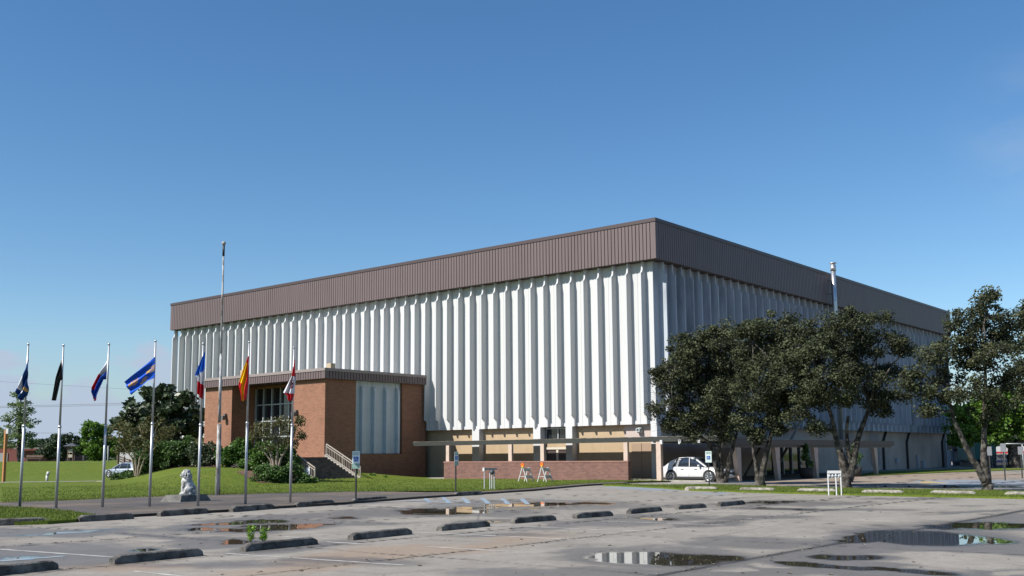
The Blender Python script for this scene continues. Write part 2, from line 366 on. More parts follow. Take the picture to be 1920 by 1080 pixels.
def ell(px, py, L):
    """largest 1-d over a list of sheared ellipses (cx,cy,rx,ry,slope,weight)"""
    v = np.full(px.shape, -9.)
    for cx, cy, rx, ry, sl_, w in L:
        d = np.sqrt(((px - cx) / rx) ** 2 + ((py - cy - sl_ * (px - cx)) / ry) ** 2)
        v = np.maximum(v, (1 - d) * w)
    return v
POOLS = [(445, 981, 120, 4.5, -.045, 1), (515, 990, 118, 7.5, -.055, 1), (385, 993, 60, 3, -.03, .8), (600, 984, 60, 3, -.05, .7), (458, 1016, 40, 4.5, -.02, 1), (835, 960, 110, 8.5, .0, 1), (1000, 946, 120, 6.5, .0, 1), (900, 952, 60, 4, 0, .8),
         (1235, 1049, 135, 15, .03, 1), (1330, 1048, 90, 8, .02, .8), (1735, 1008, 150, 18, .03, 1), (1640, 1006, 90, 12, -.1, .9), (1850, 1015, 70, 8, .05, .8), (1860, 985, 110, 9, .01, 1), (1790, 987, 60, 5, -.02, .8), (1585, 1045, 90, 6, .04, .9), (1560, 1064, 110, 6, .07, .9), (1700, 1072, 130, 5, .06, .8),
         (1780, 912.5, 190, 3.2, .005, 1), (120, 999, 130, 3.0, -.06, .9), (275, 1031, 36, 4, -.02, .8), (640, 971, 40, 2.2, 0, .8), (1440, 942, 70, 3, -.02, .8), (1470, 955, 90, 2, .02, .7), (40, 1046, 60, 4, -.02, .6),
         (1230, 973, 60, 3.5, .02, .7), (940, 977, 60, 3, -.03, .6), (1120, 944, 60, 3.4, .01, .7)]
DAMPS = [(470, 986, 240, 14, -.05, 1), (560, 968, 260, 5, -.06, .9), (110, 1000, 190, 9, -.05, 1), (60, 1000, 140, 10, .02, .9), (100, 1040, 250, 26, -.01, 1), (420, 1018, 120, 14, -.02, 1), (330, 1010, 190, 5, .10, .8), (860, 960, 190, 15, .0, 1), (700, 962, 150, 10, -.03, .9), (1010, 947, 230, 12, 0, 1), (1200, 950, 170, 4, 0, .8),
         (1260, 1046, 230, 26, .03, 1), (1160, 1040, 120, 12, .02, .9), (1250, 1072, 420, 12, .0, .9), (1000, 1078, 200, 8, 0, .8), (1405, 1018, 150, 12, .01, 1), (1520, 1018, 70, 9, .0, .7), (1140, 978, 150, 10, .0, .9), (1250, 970, 120, 7, .02, .9), (1340, 982, 90, 6, -.03, .8), (1380, 972, 170, 5, -.02, .9), (1450, 945, 210, 5, -.01, 1), (1560, 955, 200, 3, .01, .8), (1690, 935, 130, 2.2, .0, .9), (1820, 960, 90, 3, -.05, .8), (1830, 949, 40, 1.6, 0, .9),
         (1700, 912, 270, 5, .002, 1), (640, 1052, 170, 10, .02, .7), (420, 1058, 230, 8, .0, .55), (560, 1026, 160, 9, -.1, .7), (940, 1002, 130, 5, 0, .6), (200, 955, 60, 2, 0, .7), (1030, 989, 100, 5, -.05, .55), (1330, 905, 90, 3, -.06, .6), (720, 980, 120, 5, -.02, .7), (1850, 905, 60, 1.5, 0, .8)]
DRY = [(1820, 1052, 210, 17, .04, 1), (1480, 1062, 90, 5, .02, 1), (1880, 998, 90, 8, .1, 1), (1360, 1068, 60, 5, 0, 1), (560, 1000, 60, 3, -.04, .7), (820, 975, 120, 5, -.02, .7), (1900, 1075, 60, 4, 0, .6), (60, 1012, 110, 7, 0, .8), (230, 982, 90, 5, 0, .8)]
def lot_attrs(X, Y, Z):
    px, py = project(X, Y, Z)
    w1 = (fbm(X * .55, Y * .55, 3, 4) - .5) * 2; w2 = (fbm(X * .8 + 9, Y * .8, 7, 4) - .5) * 2; w3 = (fbm(X * 2.4, Y * 2.4, 1, 4) - .5) * 2
    rr = np.hypot(X, Y); px2 = px + w1 * 36 * np.minimum(1, 20 / rr) + w3 * 14; py2 = py + w2 * 100 / rr + w3 * 40 / rr
    pv = ell(px2, py2, POOLS); pool = sstep(.06, .32, pv + w1 * .10 + w3 * .10)
    dv = ell(px2, py2, DAMPS)
    low = sstep(8.75, 8.35, Y + .10 * w1) * sstep(8, 14, X) * sstep(130, 80, X)     # ponding side of the long joint
    dry = sstep(-.05, .2, ell(px2, py2, DRY) + w3 * .1)
    damp = np.maximum(sstep(-.12, .38, dv + w3 * .25 + w1 * .1), low * sstep(-.30, .10, w1 + .35)) * (1 - dry)
    gen = sstep(.26, .62, (fbm(X * .11 + 3, Y * .45, 5, 4) - .5) * 2 + w3 * .12) * .40
    damp = np.maximum(damp * .95, np.maximum(sstep(-.55, .05, pv + w3 * .15), gen))
    # joints
    jw = .018 + .0012 * rr
    j = np.zeros_like(X)
    wob = (fbm(X * .5, Y * .5, 11, 3) - .5) * .25 + (fbm(X * 3, Y * 3, 12, 2) - .5) * .08
    for yy, k, wd in ((8.45, 1., 2.2), (13.55, 1., 1.3), (16.75, 1., 1.4), (22.2, 1., 1.4), (27.6, .8, 1.2), (18.9, .35, .8), (3.2, .9, 1.3)):
        j = np.maximum(j, k * np.exp(-((Y - yy - wob * .5) / (jw * wd)) ** 2))
    for i in range(-4, 22):
        xx = 7.4 + i * 6.1
        j = np.maximum(j, .85 * np.exp(-((X - xx - wob * 1.5) / (jw * 1.1)) ** 2))
    j = np.maximum(j * (.45 + .55 * sstep(.35, .6, fbm(X * .7, Y * .7, 21, 3))), .85 * np.exp(-((Y - 8.45 - wob * .5) / (jw * 2.0)) ** 2))
    halo = .45 * np.exp(-((Y - 8.45) / .45) ** 2) + .4 * np.exp(-((Y - 16.6 - .4 * w1) / .55) ** 2) * sstep(-.2, .4, w1)
    damp = np.clip(np.maximum(damp, halo), 0, 1)
    blue = .75 * sstep(0, .5, ell(px2, py2, [(1220, 913, 110, 8, .03, 1), (1830, 905, 150, 7, .0, 1.2), (1330, 925, 60, 2, 0, .8), (850, 940, 120, 3, 0, .5)]) + w3 * .15)
    tan = .6 * sstep(0, .4, ell(px2, py2, [(1750, 893, 250, 9, 0, 1), (1500, 902, 260, 9, 0, .8), (1380, 905, 100, 6, 0, .8), (640, 1050, 330, 24, -.12, .6), (900, 1022, 220, 20, -.12, .5), (250, 1062, 200, 12, 0, .5)]) + w1 * .2)
    yel = .8 * sstep(.1, .5, ell(px2, py2, [(1795, 981.5, 55, 4, -.04, 1.2), (990, 954, 45, 2.2, -.03, 1), (1750, 905, 40, 2, 0, 1)]) + w3 * .2)
    return dict(pool=pool, damp=damp, joint=np.clip(j, 0, 1), blue=blue, tan=tan, yellow=yel)
def polar(rs, az):
    A, Rr = np.meshgrid(az, rs); return (Rr * np.cos(A)).ravel(), (Rr * np.sin(A)).ravel()
def grid_faces(nr, nc):
    i = np.arange(nr - 1)[:, None] * nc + np.arange(nc - 1)[None]
    return np.stack([i, i + 1, i + nc + 1, i + nc], -1).reshape(-1, 4)
def fset(nm, X, Y, Z, shape, mats, attrs=None, **k):
    V = np.stack([X, Y, Z + 0 * X], -1); Fc = grid_faces(*shape)[:, ::-1]
    return fast(nm, V, Fc, mats, attrs=attrs, **k)
ks = np.concatenate([np.arange(420, 40, -1.5), np.arange(40, 17, -.6)]); rs = HC * F / ks
az = np.concatenate([np.radians(np.arange(-12, 12, .5)), np.radians(np.arange(12, 68, .052)), np.radians(np.arange(68, 92, .5))])
X, Y = polar(rs, az)
lot = fset('parking_lot', X, Y, np.where(Y > 64, -.9, 0.), (len(rs), len(az)), M_lot, attrs=lot_attrs(X, Y, 0.)); setp(lot, kind='structure')
MB().box(-90, 230, -120, 62, -.3, -.006).build('pavement', M_lot, kind='structure')

# grass ------------------------------------------------------------
def grass_mat(name, c1, c2, c3):
    m = bpy.data.materials.new(name); m.use_nodes = True; n = m.node_tree; L = n.links; b = n.nodes['Principled BSDF']
    t = n.nodes.new('ShaderNodeTexCoord')
    def no(s, lo, hi, d=8):
        q = n.nodes.new('ShaderNodeTexNoise'); q.inputs['Scale'].default_value = s; q.inputs['Detail'].default_value = d; q.inputs['Roughness'].default_value = .7; L.new(t.outputs['Object'], q.inputs['Vector'])
        r = n.nodes.new('ShaderNodeMapRange'); r.inputs[1].default_value = lo; r.inputs[2].default_value = hi; L.new(q.outputs[0], r.inputs[0]); return r.outputs[0], q.outputs[0]
    def mx(f, a, c):
        q = n.nodes.new('ShaderNodeMix'); q.data_type = 'RGBA'; L.new(f, q.inputs[0])
        for i, v in ((6, a), (7, c)):
            if isinstance(v, tuple): q.inputs[i].default_value = (*v, 1)
            else: L.new(v, q.inputs[i])
        return q.outputs[2]
    f1, _ = no(.35, .35, .65); f2, raw = no(5, .35, .7)
    f3, _ = no(1.1, .52, .74); c = mx(f3, mx(f2, mx(f1, c1, c2), c3), (c1[0] * 1.25, c1[1] * .98, c1[2] * 1.6)); L.new(c, b.inputs['Base Color']); b.inputs['Roughness'].default_value = .95; b.inputs['Specular IOR Level'].default_value = .1
    bp = n.nodes.new('ShaderNodeBump'); bp.inputs['Strength'].default_value = .8; bp.inputs['Distance'].default_value = .06; L.new(raw, bp.inputs['Height']); L.new(bp.outputs[0], b.inputs['Normal'])
    MATS[name] = m; return m
M_grass = grass_mat('mown_grass', (.130, .165, .022), (.098, .140, .020), (.070, .102, .016))
def hgt(X, Y):
    """height of the lawns"""
    X = np.asarray(X, float); Y = np.asarray(Y, float); r = np.hypot(X, Y); an = np.degrees(np.arctan2(Y, X))
    m = 1.0 * sstep(31, 48, X) * sstep(55.3, 61.2, Y) * sstep(61.0, 57.3, an) * sstep(125, 100, r)                        # mound in front of the entrance
    m = np.where((X > 51.4) & (Y < 64), 0 * m, m)
    m2 = .58 * sstep(61.5, 51.5, X) * sstep(56.5, 60.5, Y) * (X > 51.45) * (Y < 64)                # berm right of the steps
    notch = (X > 46.95) & (X < 51.45) & (Y > 57) & (Y < 61.7); m = np.where(notch, 0 * m, m)
    bank = 1.75 * sstep(129, 147, r) * sstep(57.5, 60.5, an); dip = -.35 * sstep(88, 112, r) * sstep(57.5, 60.5, an)
    return .10 + np.maximum(m, m2) + bank + dip + (fbm(X * .25, Y * .25, 2, 3) - .5) * .10
LB = [(-700, 985), (-300, 962), (0, 942.5), (150, 937), (320, 929.5), (470, 925.5), (700, 921), (800, 922.5), (860, 922), (920, 920), (1000, 914.5), (1080, 907.5), (1170, 902.8), (1240, 901.5), (1300, 900.5)]
bp_ = np.array([G(x, y, .1)[:2] for x, y in LB]); ba = np.arctan2(bp_[:, 1], bp_[:, 0]); br = np.hypot(bp_[:, 0], bp_[:, 1])
azl = np.concatenate([np.linspace(ba[0], ba[2], 60), np.linspace(ba[2], ba[-1], 900)[1:]])
o_ = np.argsort(ba); r0 = np.interp(azl, ba[o_], br[o_]) + (vnoise(azl * 900, 0 * azl) - .5) * .10
t = np.concatenate([np.linspace(0, 1, 240) ** 1.3 * 62, np.linspace(62, 135, 160)[1:], np.array([160, 200, 280, 400, 700, 1400, 3000])])
A_, T_ = np.meshgrid(azl, t); R_ = r0[None] + T_; X = (R_ * np.cos(A_)).ravel(); Y = (R_ * np.sin(A_)).ravel(); Z = hgt(X, Y)
Z = np.where((np.degrees(A_.ravel()) < 34.2) & (T_.ravel() > 2.5), -.02, Z)
lawn = fset('lawn', X, Y, Z, (len(t), len(azl)), M_grass, smooth=True); setp(lawn, kind='structure')
lawn.data.flip_normals()
# base plain out to the horizon
a2 = np.linspace(-math.pi, math.pi, 97); r2 = np.array([0, 60, 150, 400, 1000, 4500.]); X, Y = polar(r2, a2)
plain = fset('ground', X, Y, np.where(np.hypot(X, Y) < 20, -.4, -.35), (len(r2), len(a2)), M_grass); setp(plain, kind='structure')
def slab(name, pts, z0, z1, m, kind='structure', par=None):
    """flat polygon with thickness; pts are photo pixels on its top or (X,Y) metres"""
    P = [G(p[0], p[1], z1)[:2] if len(p) == 2 else p[:2] for p in pts]
    mb = MB(); mb.prism([(float(a), float(b)) for a, b in P], 'z', z0, z1)
    return mb.build(name, m, par, kind=kind)
# flag plaza: sheet with stains, plus dark edge slab
pl = [(-700, 1000), (-60, 958), (60, 952.5), (185, 968.5), (262, 963.5), (420, 955.5), (530, 948.5), (640, 942), (745, 934), (860, 926.5), (1000, 917.5), (1100, 908.5), (1180, 904.5)]
pb = [(-700, 984), (-300, 961), (0, 941.5), (150, 936), (320, 928.5), (470, 924.5), (700, 920), (800, 921.5), (860, 921), (920, 919), (1000, 913.5), (1080, 906.5), (1170, 901.8)]
slab('plaza_base', pl + pb[::-1], -.02, .085, mat('dark_kerb', (.07, .065, .06), .9), par=None).name = 'kerb'
pa = np.array([G(x, y, .09)[:2] for x, y in pl]); pbk = np.array([G(x, y, .09)[:2] for x, y in pb])
aa = np.linspace(max(np.arctan2(*pa[-1][::-1]), np.arctan2(*pbk[-1][::-1])) + .0005, np.arctan2(*pa[0][::-1]) - .002, 900)
def rad_at(P, a):
    an = np.arctan2(P[:, 1], P[:, 0]); o = np.argsort(an); return np.interp(a, an[o], np.hypot(P[:, 0], P[:, 1])[o])
ra, rb = rad_at(pa, aa), rad_at(pbk, aa); tt = np.linspace(0, 1, 60)[:, None]
Rr = ra[None] * (1 - tt) + rb[None] * tt + .4 * tt; X = (Rr * np.cos(aa)[None]).ravel(); Y = (Rr * np.sin(aa)[None]).ravel()
at_ = lot_attrs(X, Y, .09); at_['pool'] *= 0; at_['damp'] = np.clip(.5 * sstep(.45, .7, fbm(X * .3, Y * .3, 9, 4)), 0, 1); at_['blue'] *= 0; at_['tan'] = .3 * sstep(.5, .7, fbm(X * .5, Y * .5, 19, 4))
pz = fset('plaza_paving', X, Y, .09, (60, 900), M_plaza, attrs=at_); setp(pz, kind='structure')
# pale sidewalk edge along the lawn
mbp = MB()
# grass island and right-hand strip ---------------------------------
def grass_patch(name, pts, z=.09):
    P = [G(x, y, z)[:2] for x, y in pts]; me = bpy.data.meshes.new(name); bm = bmesh.new()
    top = [bm.verts.new((p[0], p[1], z)) for p in P]; f = bm.faces.new(top); r = bmesh.ops.extrude_face_region(bm, geom=[f])
    for v in r['geom']:
        if isinstance(v, bmesh.types.BMVert): v.co.z = -.01
    bmesh.ops.recalc_face_normals(bm, faces=bm.faces); bm.to_mesh(me); bm.free()
    return setp(mesh_obj(name, me, M_grass), kind='structure')
isl = [(-500, 1000), (-60, 980), (0, 979.5), (90, 977), (140, 973.5), (190, 967.5), (130, 958.5), (60, 952.5), (0, 950), (-60, 952), (-500, 965)]
grass_patch('grass_island', isl)
strip = [(1130, 908.6), (1180, 910.5), (1240, 913.5), (1300, 917.8), (1400, 921), (1500, 923.5), (1600, 926), (1700, 928), (1800, 930), (1920, 932.5), (2300, 941), (2300, 928), (1920, 921), (1800, 918.6), (1700, 917), (1600, 915.5), (1500, 913.2), (1400, 910.5), (1330, 908.5), (1290, 908), (1240, 908), (1190, 907.5), (1150, 907.2)]
grass_patch('grass_strip', strip, .07)
grass_patch('grass_verge', [(1600, 892), (1650, 890.5), (1720, 887.5), (1790, 884.5), (1830, 883.5), (1920, 880.5), (1920, 877.5), (1785, 879.5), (1640, 884)], .05)
# blades that roughen lawn edges and surface (nobody could count them)
def blades(name, X, Y, Z, h, seed=1):
    rg = np.random.default_rng(seed); n = len(X); a = rg.random(n) * math.pi; w = h * .28 * (.6 + rg.random(n)); hh = h * (.5 + rg.random(n)); lx = (rg.random(n) - .5) * h; ly = (rg.random(n) - .5) * h
    V = np.empty((n, 3, 3)); V[:, 0] = np.stack([X - np.cos(a) * w, Y - np.sin(a) * w, Z - .01], -1); V[:, 1] = np.stack([X + np.cos(a) * w, Y + np.sin(a) * w, Z - .01], -1); V[:, 2] = np.stack([X + lx, Y + ly, Z + hh], -1)
    return setp(fast(name, V.reshape(-1, 3), np.arange(3 * n).reshape(-1, 3), M_blade, tint=rg.random(n)), kind='stuff')
M_blade = attr_mat('grass_blade', [(.09, .13, .02), (.125, .17, .026), (.17, .20, .04)], .7, .35)
n = 52000; ia = RNG.random(n); ai = azl[60] + (azl[-1] - azl[60]) * ia; ti = RNG.random(n) ** 1.8 * 26; rr = np.interp(ai, azl[::-1], r0[::-1]) + .03 + ti; X = rr * np.cos(ai); Y = rr * np.sin(ai)
blades('grass', X, Y, hgt(X, Y), .055, 3)
def in_poly(P, n, seed):
    rg = np.random.default_rng(seed); P = np.array(P); lo, hi = P.min(0), P.max(0); o = []
    X = lo[0] + (hi[0] - lo[0]) * rg.random(n); Y = lo[1] + (hi[1] - lo[1]) * rg.random(n); ins = np.zeros(n, bool); j = len(P) - 1
    for i in range(len(P)):
        c = ((P[i, 1] > Y) != (P[j, 1] > Y)) & (X < (P[j, 0] - P[i, 0]) * (Y - P[i, 1]) / (P[j, 1] - P[i, 1] + 1e-12) + P[i, 0]); ins ^= c; j = i
    return X[ins], Y[ins]
X, Y = in_poly([G(x, y, .09)[:2] for x, y in isl[1:-1]], 16000, 5); blades('grass', X, Y, .09 + 0 * X, .06, 4)
X, Y = in_poly([G(x, y, .07)[:2] for x, y in strip], 90000, 6); blades('grass', X, Y, .07 + 0 * X, .05, 5)
# footpaths
slab('path', [(1185, 907.2), (1240, 905.3), (1300, 903.8), (1420, 902.5), (1420, 905.5), (1300, 907.6), (1240, 908.2)], -.01, .105, M_conc)
slab('path', [(-200, 909), (0, 904.4), (180, 902.0), (196, 902.2), (190, 901.4), (0, 903.6), (-200, 908)], -.5, .13, M_conc)
# painted lines
M_line = mat('worn_white_paint', (.50, .48, .44), .8, noise=(2.2, .40, .58, (.31, .29, .265)))
M_lineb = mat('worn_blue_paint', (.19, .30, .40), .8, noise=(3, .40, .58, (.25, .26, .26)))
def ln(mb, a, b, w=.1, z=.004):
    A = np.array(G(*a)[:2]); B = np.array(G(*b)[:2]); d = B - A; L_ = np.hypot(*d); nrm = np.array([-d[1], d[0]]) / L_ * w / 2
    n = max(2, int(L_ / .5)); v = []
    for i in range(n + 1):
        p = A + d * i / n; k = 1 if random.random() > .15 else .5
        v += [(*(p - nrm * k), z), (*(p + nrm), z)]
    mb.add(v, [(2 * i, 2 * i + 2, 2 * i + 3, 2 * i + 1) for i in range(n)])
mb = MB()
for a, b in (((425, 1038), (757, 1060)), ((250, 1071), (350, 1082)), ((612, 1016), (690, 1021)), ((780, 998), (1122, 1014)), ((800, 1025), (955, 1034)), ((922, 985), (1248, 998)), ((1130, 977), (1360, 985)), ((1180, 970), (1250, 973)), ((1290, 957), (1500, 964)), ((1400, 972), (1455, 975)), ((1900, 1058), (1935, 1060)), ((518, 953), (560, 957)), ((636, 945), (760, 951)), ((100, 962), (125, 965)), ((530, 1006), (560, 1008)), ((950, 932), (1080, 938)), ((760, 938), (850, 943)), ((790, 980), (830, 982)), ((0, 1030), (230, 1046)), ((1745, 926), (1770, 931)), ((1855, 931), (1870, 934))): ln(mb, a, b)
mb.build('parking_line', M_line, kind='structure')
mb = MB()
for i in range(6):
    x = 795 + i * 37; ln(mb, (x - 2, 931.5 + i * .8), (x + 10, 942.5 + i * .7), .20, .006)
ln(mb, (805, 947.5), (880, 947), .25, .006); ln(mb, (1010, 936.5), (1050, 935.8), .30, .006); ln(mb, (1262, 926.5), (1305, 926.8), .3, .006); ln(mb, (762, 940), (790, 939), .2, .006); ln(mb, (1345, 924), (1368, 921), .2, .006)
ln(mb, (0, 1052), (60, 1048), .3, .006); ln(mb, (60, 1048), (120, 1043), .2, .006)
mb.build('access_aisle_marking', M_lineb, kind='structure')

# ================================================================== ARENA
X0, Y0, X1, Y1 = 61.92, 38.49, 128.4, 100.45        # fascia planes
FX, FY = 62.72, 39.29                               # faces of the precast flanges
ar = empty('arena_building', (X0, Y0, 0), 'huge white ribbed arena with a deep brown metal roof band', 'arena')
def fascia(name, par, ax, fixed, a, b, z0, z1, pitch=.305, out=-1, gd=.06, gw=.062):
    """vertical seam cladding; ax: direction it runs along"""
    prof = [(a, 0)]; t = a + pitch * .5
    while t < b - .1: prof += [(t - gw / 2, 0), (t - gw / 2 + .004, gd), (t + gw / 2 - .004, gd), (t + gw / 2, 0)]; t += pitch
    prof += [(b, 0)]; v = []; n = len(prof)
    for z in (z0, z1):
        for s_, d in prof: v.append((fixed - out * d, s_, z) if ax == 'y' else (s_, fixed - out * d, z))
    mb = MB().add(v, [(i, i + 1, n + i + 1, n + i) for i in range(n - 1)])
    # backing thickness
    e = fixed - out * .25
    if ax == 'y': mb.box(fixed - out * (gd + .01), e, a + .002, b - .002, z0 + .003, z1 - .003)
    else: mb.box(a + .002, b - .002, fixed - out * (gd + .01), e, z0 + .003, z1 - .003)
    return mb.build(name, M_fascia, par)
fascia('fascia', ar, 'y', X0, Y0, Y1, 15.66, 18.40); fascia('fascia', ar, 'x', Y0, X0, X1, 15.66, 18.40)
fascia('fascia', ar, 'x', Y1, X0, X1, 15.66, 18.40, out=1); fascia('fascia', ar, 'y', X1, Y0, Y1, 15.66, 18.40, out=1)
mb = MB()
for (a, b, c, d) in ((X0 - .05, X0 + .35, Y0 - .05, Y1 + .05), (X1 - .35, X1 + .05, Y0 - .05, Y1 + .05), (X0 + .35, X1 - .35, Y0 - .05, Y0 + .35), (X0 + .35, X1 - .35, Y1 - .35, Y1 + .05)): mb.box(a, b, c, d, 18.34, 18.60)
mb.build('coping', M_fascia_d, ar)
MB().box(X0 + .26, X1 - .26, Y0 + .26, Y1 - .26, 17.6, 17.9).build('roof', mat('roof_membrane', (.5, .5, .48), .9), ar)
MB().box(X0 + .26, X1 - .26, Y0 + .26, Y1 - .26, 15.67, 15.75).build('soffit', M_fascia_d, ar)
# precast double tee walls: flange + stems with notched heads and feet
D_, DB, DT = .60, .27, .38
def stem_outline():
    o = [(-.01, 3.97), (DB, 3.97)]
    for i in range(7): q = math.pi / 2 * i / 6; o.append((DB + (D_ - DB) * (1 - math.cos(q)), 4.42 + .36 * math.sin(q)))
    o += [(D_, 4.80), (D_, 14.80)]
    for i in range(1, 7): q = math.pi / 2 * i / 6; o.append((D_ - (D_ - DT) * math.sin(q), 14.80 + .24 * (1 - math.cos(q)) + .02 * i))
    o += [(DT, 15.65), (-.01, 15.65)]; return o
def ribbed(name, par, face, start, pitch, count, a, b, m, out, zoff=0, outline=None, zb=3.95, zt=15.65, th=.14):
    mb = MB(); ol = outline or stem_outline()
    for i in range(count):
        c = start + i * pitch + random.uniform(-.01, .01)
        n = len(ol); v = []
        for s_ in (-1, 1):
            for (d, z) in ol:
                tk = th / 2 * (1.25 - .45 * max(d, 0) / D_)
                v.append((face + out * d, c + s_ * tk, z) if name_axis(par, m, out, a) else (c + s_ * tk, face + out * d, z))
        mb.add(v, [(j, (j + 1) % n, n + (j + 1) % n, n + j) for j in range(n)] + [tuple(range(n))[::-1], tuple(range(n, 2 * n))])
    # flange slabs with open joints between every second rib
    s0 = start - pitch * .5; cur = a; edges = [a] + [start + (i + .5) * pitch for i in range(0, count, 2) if a + .2 < start + (i + .5) * pitch < b - .2] + [b]
    for e0, e1 in zip(edges[:-1], edges[1:]):
        if name_axis(par, m, out, a): mb.box(face, face - out * .12, e0 + .008, e1 - .008, zb, zt)
        else: mb.box(e0 + .008, e1 - .008, face, face - out * .12, zb, zt)
    return mb.build(name, m, par)
AXY = [True]
def name_axis(*a): return AXY[0]
AXY[0] = True
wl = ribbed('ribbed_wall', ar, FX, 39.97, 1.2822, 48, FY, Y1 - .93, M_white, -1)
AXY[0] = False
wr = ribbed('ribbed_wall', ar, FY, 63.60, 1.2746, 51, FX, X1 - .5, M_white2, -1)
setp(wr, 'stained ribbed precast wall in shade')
# solid behind the panels, other two sides plain
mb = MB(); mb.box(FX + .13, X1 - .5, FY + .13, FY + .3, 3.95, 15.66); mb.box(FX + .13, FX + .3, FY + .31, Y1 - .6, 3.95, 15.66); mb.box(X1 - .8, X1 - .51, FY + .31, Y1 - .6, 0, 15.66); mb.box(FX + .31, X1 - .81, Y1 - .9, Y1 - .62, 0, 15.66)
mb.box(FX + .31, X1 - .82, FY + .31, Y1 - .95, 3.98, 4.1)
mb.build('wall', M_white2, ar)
# ground storey
WX, WY = 63.2, 39.85
mb = MB()
mb.box(WX, WX + .3, 50.55, 100, -.2, 3.96); mb.box(WX, WX + .3, WY, 47.0, -.2, 3.96); mb.box(WX, WX + .3, 47.0, 50.55, 2.42, 2.78)
mb.build('wall', M_tan, ar, label='tan stucco ground floor wall')
mb = MB(); mb.box(WX + .31, 80.6, WY, WY + .3, -.2, 3.96); mb.box(80.6, 89.2, WY, WY + .3, 3.0, 3.96); mb.box(89.2, X1 - .55, WY, WY + .3, -.2, 3.96)
mb.build('wall', M_taupe, ar, label='taupe stucco ground floor wall in shade')
def pil(y0, y1, front=62.62):
    MB().box(front, WX - .002, y0, y1, -.1, 3.945).build('pilaster', M_white, ar)
pil(56.04, 56.80); pil(49.72, 50.42); pil(46.66, 47.27); pil(39.20, 39.70)
# window and door between the middle pilasters
w = empty('window', (WX + .12, 48.5, 2.8)); w.parent = ar; w.location = (WX + .12 - X0, 48.5 - Y0, 2.8)
def child_box(name, par, m, *boxes, **k):
    mb = MB()
    for b in boxes: mb.box(*b)
    return mb.build(name, m, par, **k)
child_box('frame', w, M_frame, (WX + .05, WX + .13, 47.3, 49.7, 3.80, 3.88), (WX + .05, WX + .13, 47.3, 49.7, 2.78, 2.86), (WX + .05, WX + .13, 48.45, 48.53, 2.86, 3.80), (WX + .05, WX + .13, 47.3, 47.38, 2.86, 3.80), (WX + .05, WX + .13, 49.62, 49.7, 2.86, 3.80))
child_box('pane', w, M_glass, (WX + .14, WX + .17, 47.3, 49.7, 2.79, 3.95))
d = empty('door', (0, 0, 0)); d.parent = ar; d.location = (WX - X0, 48.5 - Y0, 0)
child_box('frame', d, mat('pale_door_frame', (.55, .50, .42), .6), (WX - .06, WX + .1, 47.3, 49.7, 2.24, 2.41), (WX - .02, WX + .1, 48.42, 48.62, 0, 2.22), (WX - .02, WX + .1, 47.3, 47.42, 0, 2.22), (WX - .02, WX + .1, 49.58, 49.7, 0, 2.22))
child_box('leaf', d, M_dark, (WX + .02, WX + .06, 47.43, 48.41, 0, 2.2)); child_box('leaf', d, M_dark, (WX + .02, WX + .06, 48.63, 49.57, 0, 2.2))
d = empty('door', (0, 0, 0)); d.parent = ar; d.location = (WX - X0, 40.9 - Y0, 0)
MBr = mat('brown_painted_door', (.30, .215, .15), .6)
child_box('leaf', d, MBr, (WX - .05, WX - .004, 40.0, 40.84, .05, 2.6)); child_box('leaf', d, MBr, (WX - .05, WX - .004, 40.88, 41.72, .05, 2.6)); child_box('handle', d, M_alu, (WX - .1, WX - .052, 40.92, 41.12, 1.95, 1.98))
mb = MB(); mb.box(WX - .28, WX - .003, 40.72, 41.12, 3.35, 3.72); mb.box(WX - .42, WX - .285, 40.76, 41.08, 3.42, 3.68)
mb.build('wall_lamp', M_frame, ar); MB().box(WX - .44, WX - .424, 40.84, 41.0, 3.5, 3.62).build('pane', M_black, ar)
MB().box(WX - .012, WX - .003, 39.95, 42.3, 2.8, 3.94).build('patch', mat('greyer_stucco', (.42, .35, .31), .9), ar)
# brown ribs (downspout and brace pairs) on the shaded ground floor
for xx in (107.5, 114.6, 126.6):
    mb = MB(); mb.bar((xx, WY - .12, 0), (xx, WY - .12, 2.9), .22, .16); mb.bar((xx, WY - .12, 2.88), (xx + 1.0, WY - .12, 3.94), .22, .16)
    mb.build('downpipe', M_trim, ar)
for xx in (97.2, 104.2):
    mb = MB()
    for i in range(22): mb.box(xx, xx + 2.4, WY - .05, WY - .005, .5 + i * .155, .59 + i * .155)
    mb.build('louvre', mat('grey_louvre', (.20, .21, .24), .6), ar)
MB().box(126.9, 128.3, WY - .5, WY - .02, 0, 2.0).build('utility_box', mat('grey_cabinet', (.33, .34, .37), .6), ar)
for bb in ((117.6, 117.9, WY - .25, WY - .02, .1, 1.5), (119.2, 120.0, WY - .3, WY - .02, .1, .85), (111, 111.7, WY - .25, WY - .02, .7, 1.15)): MB().box(*bb).build('utility_box', mat('grey_cabinet', (.33, .34, .37), .6), ar)
# shaded entrance glazing
ew = empty('window', (84.9, WY, 1.5)); ew.parent = ar; ew.location = (84.9 - X0, WY - Y0, 1.5)
bx = [(80.6 + i * 1.72 - .05, 80.6 + i * 1.72 + .05, WY - .04, WY + .1, 0, 3.0) for i in range(6)] + [(80.6, 89.2, WY - .05, WY + .1, 2.36, 2.46), (80.6, 89.2, WY - .05, WY + .1, 2.9, 3.0)]
child_box('frame', ew, M_frame, *bx); child_box('pane', ew, M_glass, (80.62, 89.18, WY + .11, WY + .15, 0, 2.99))
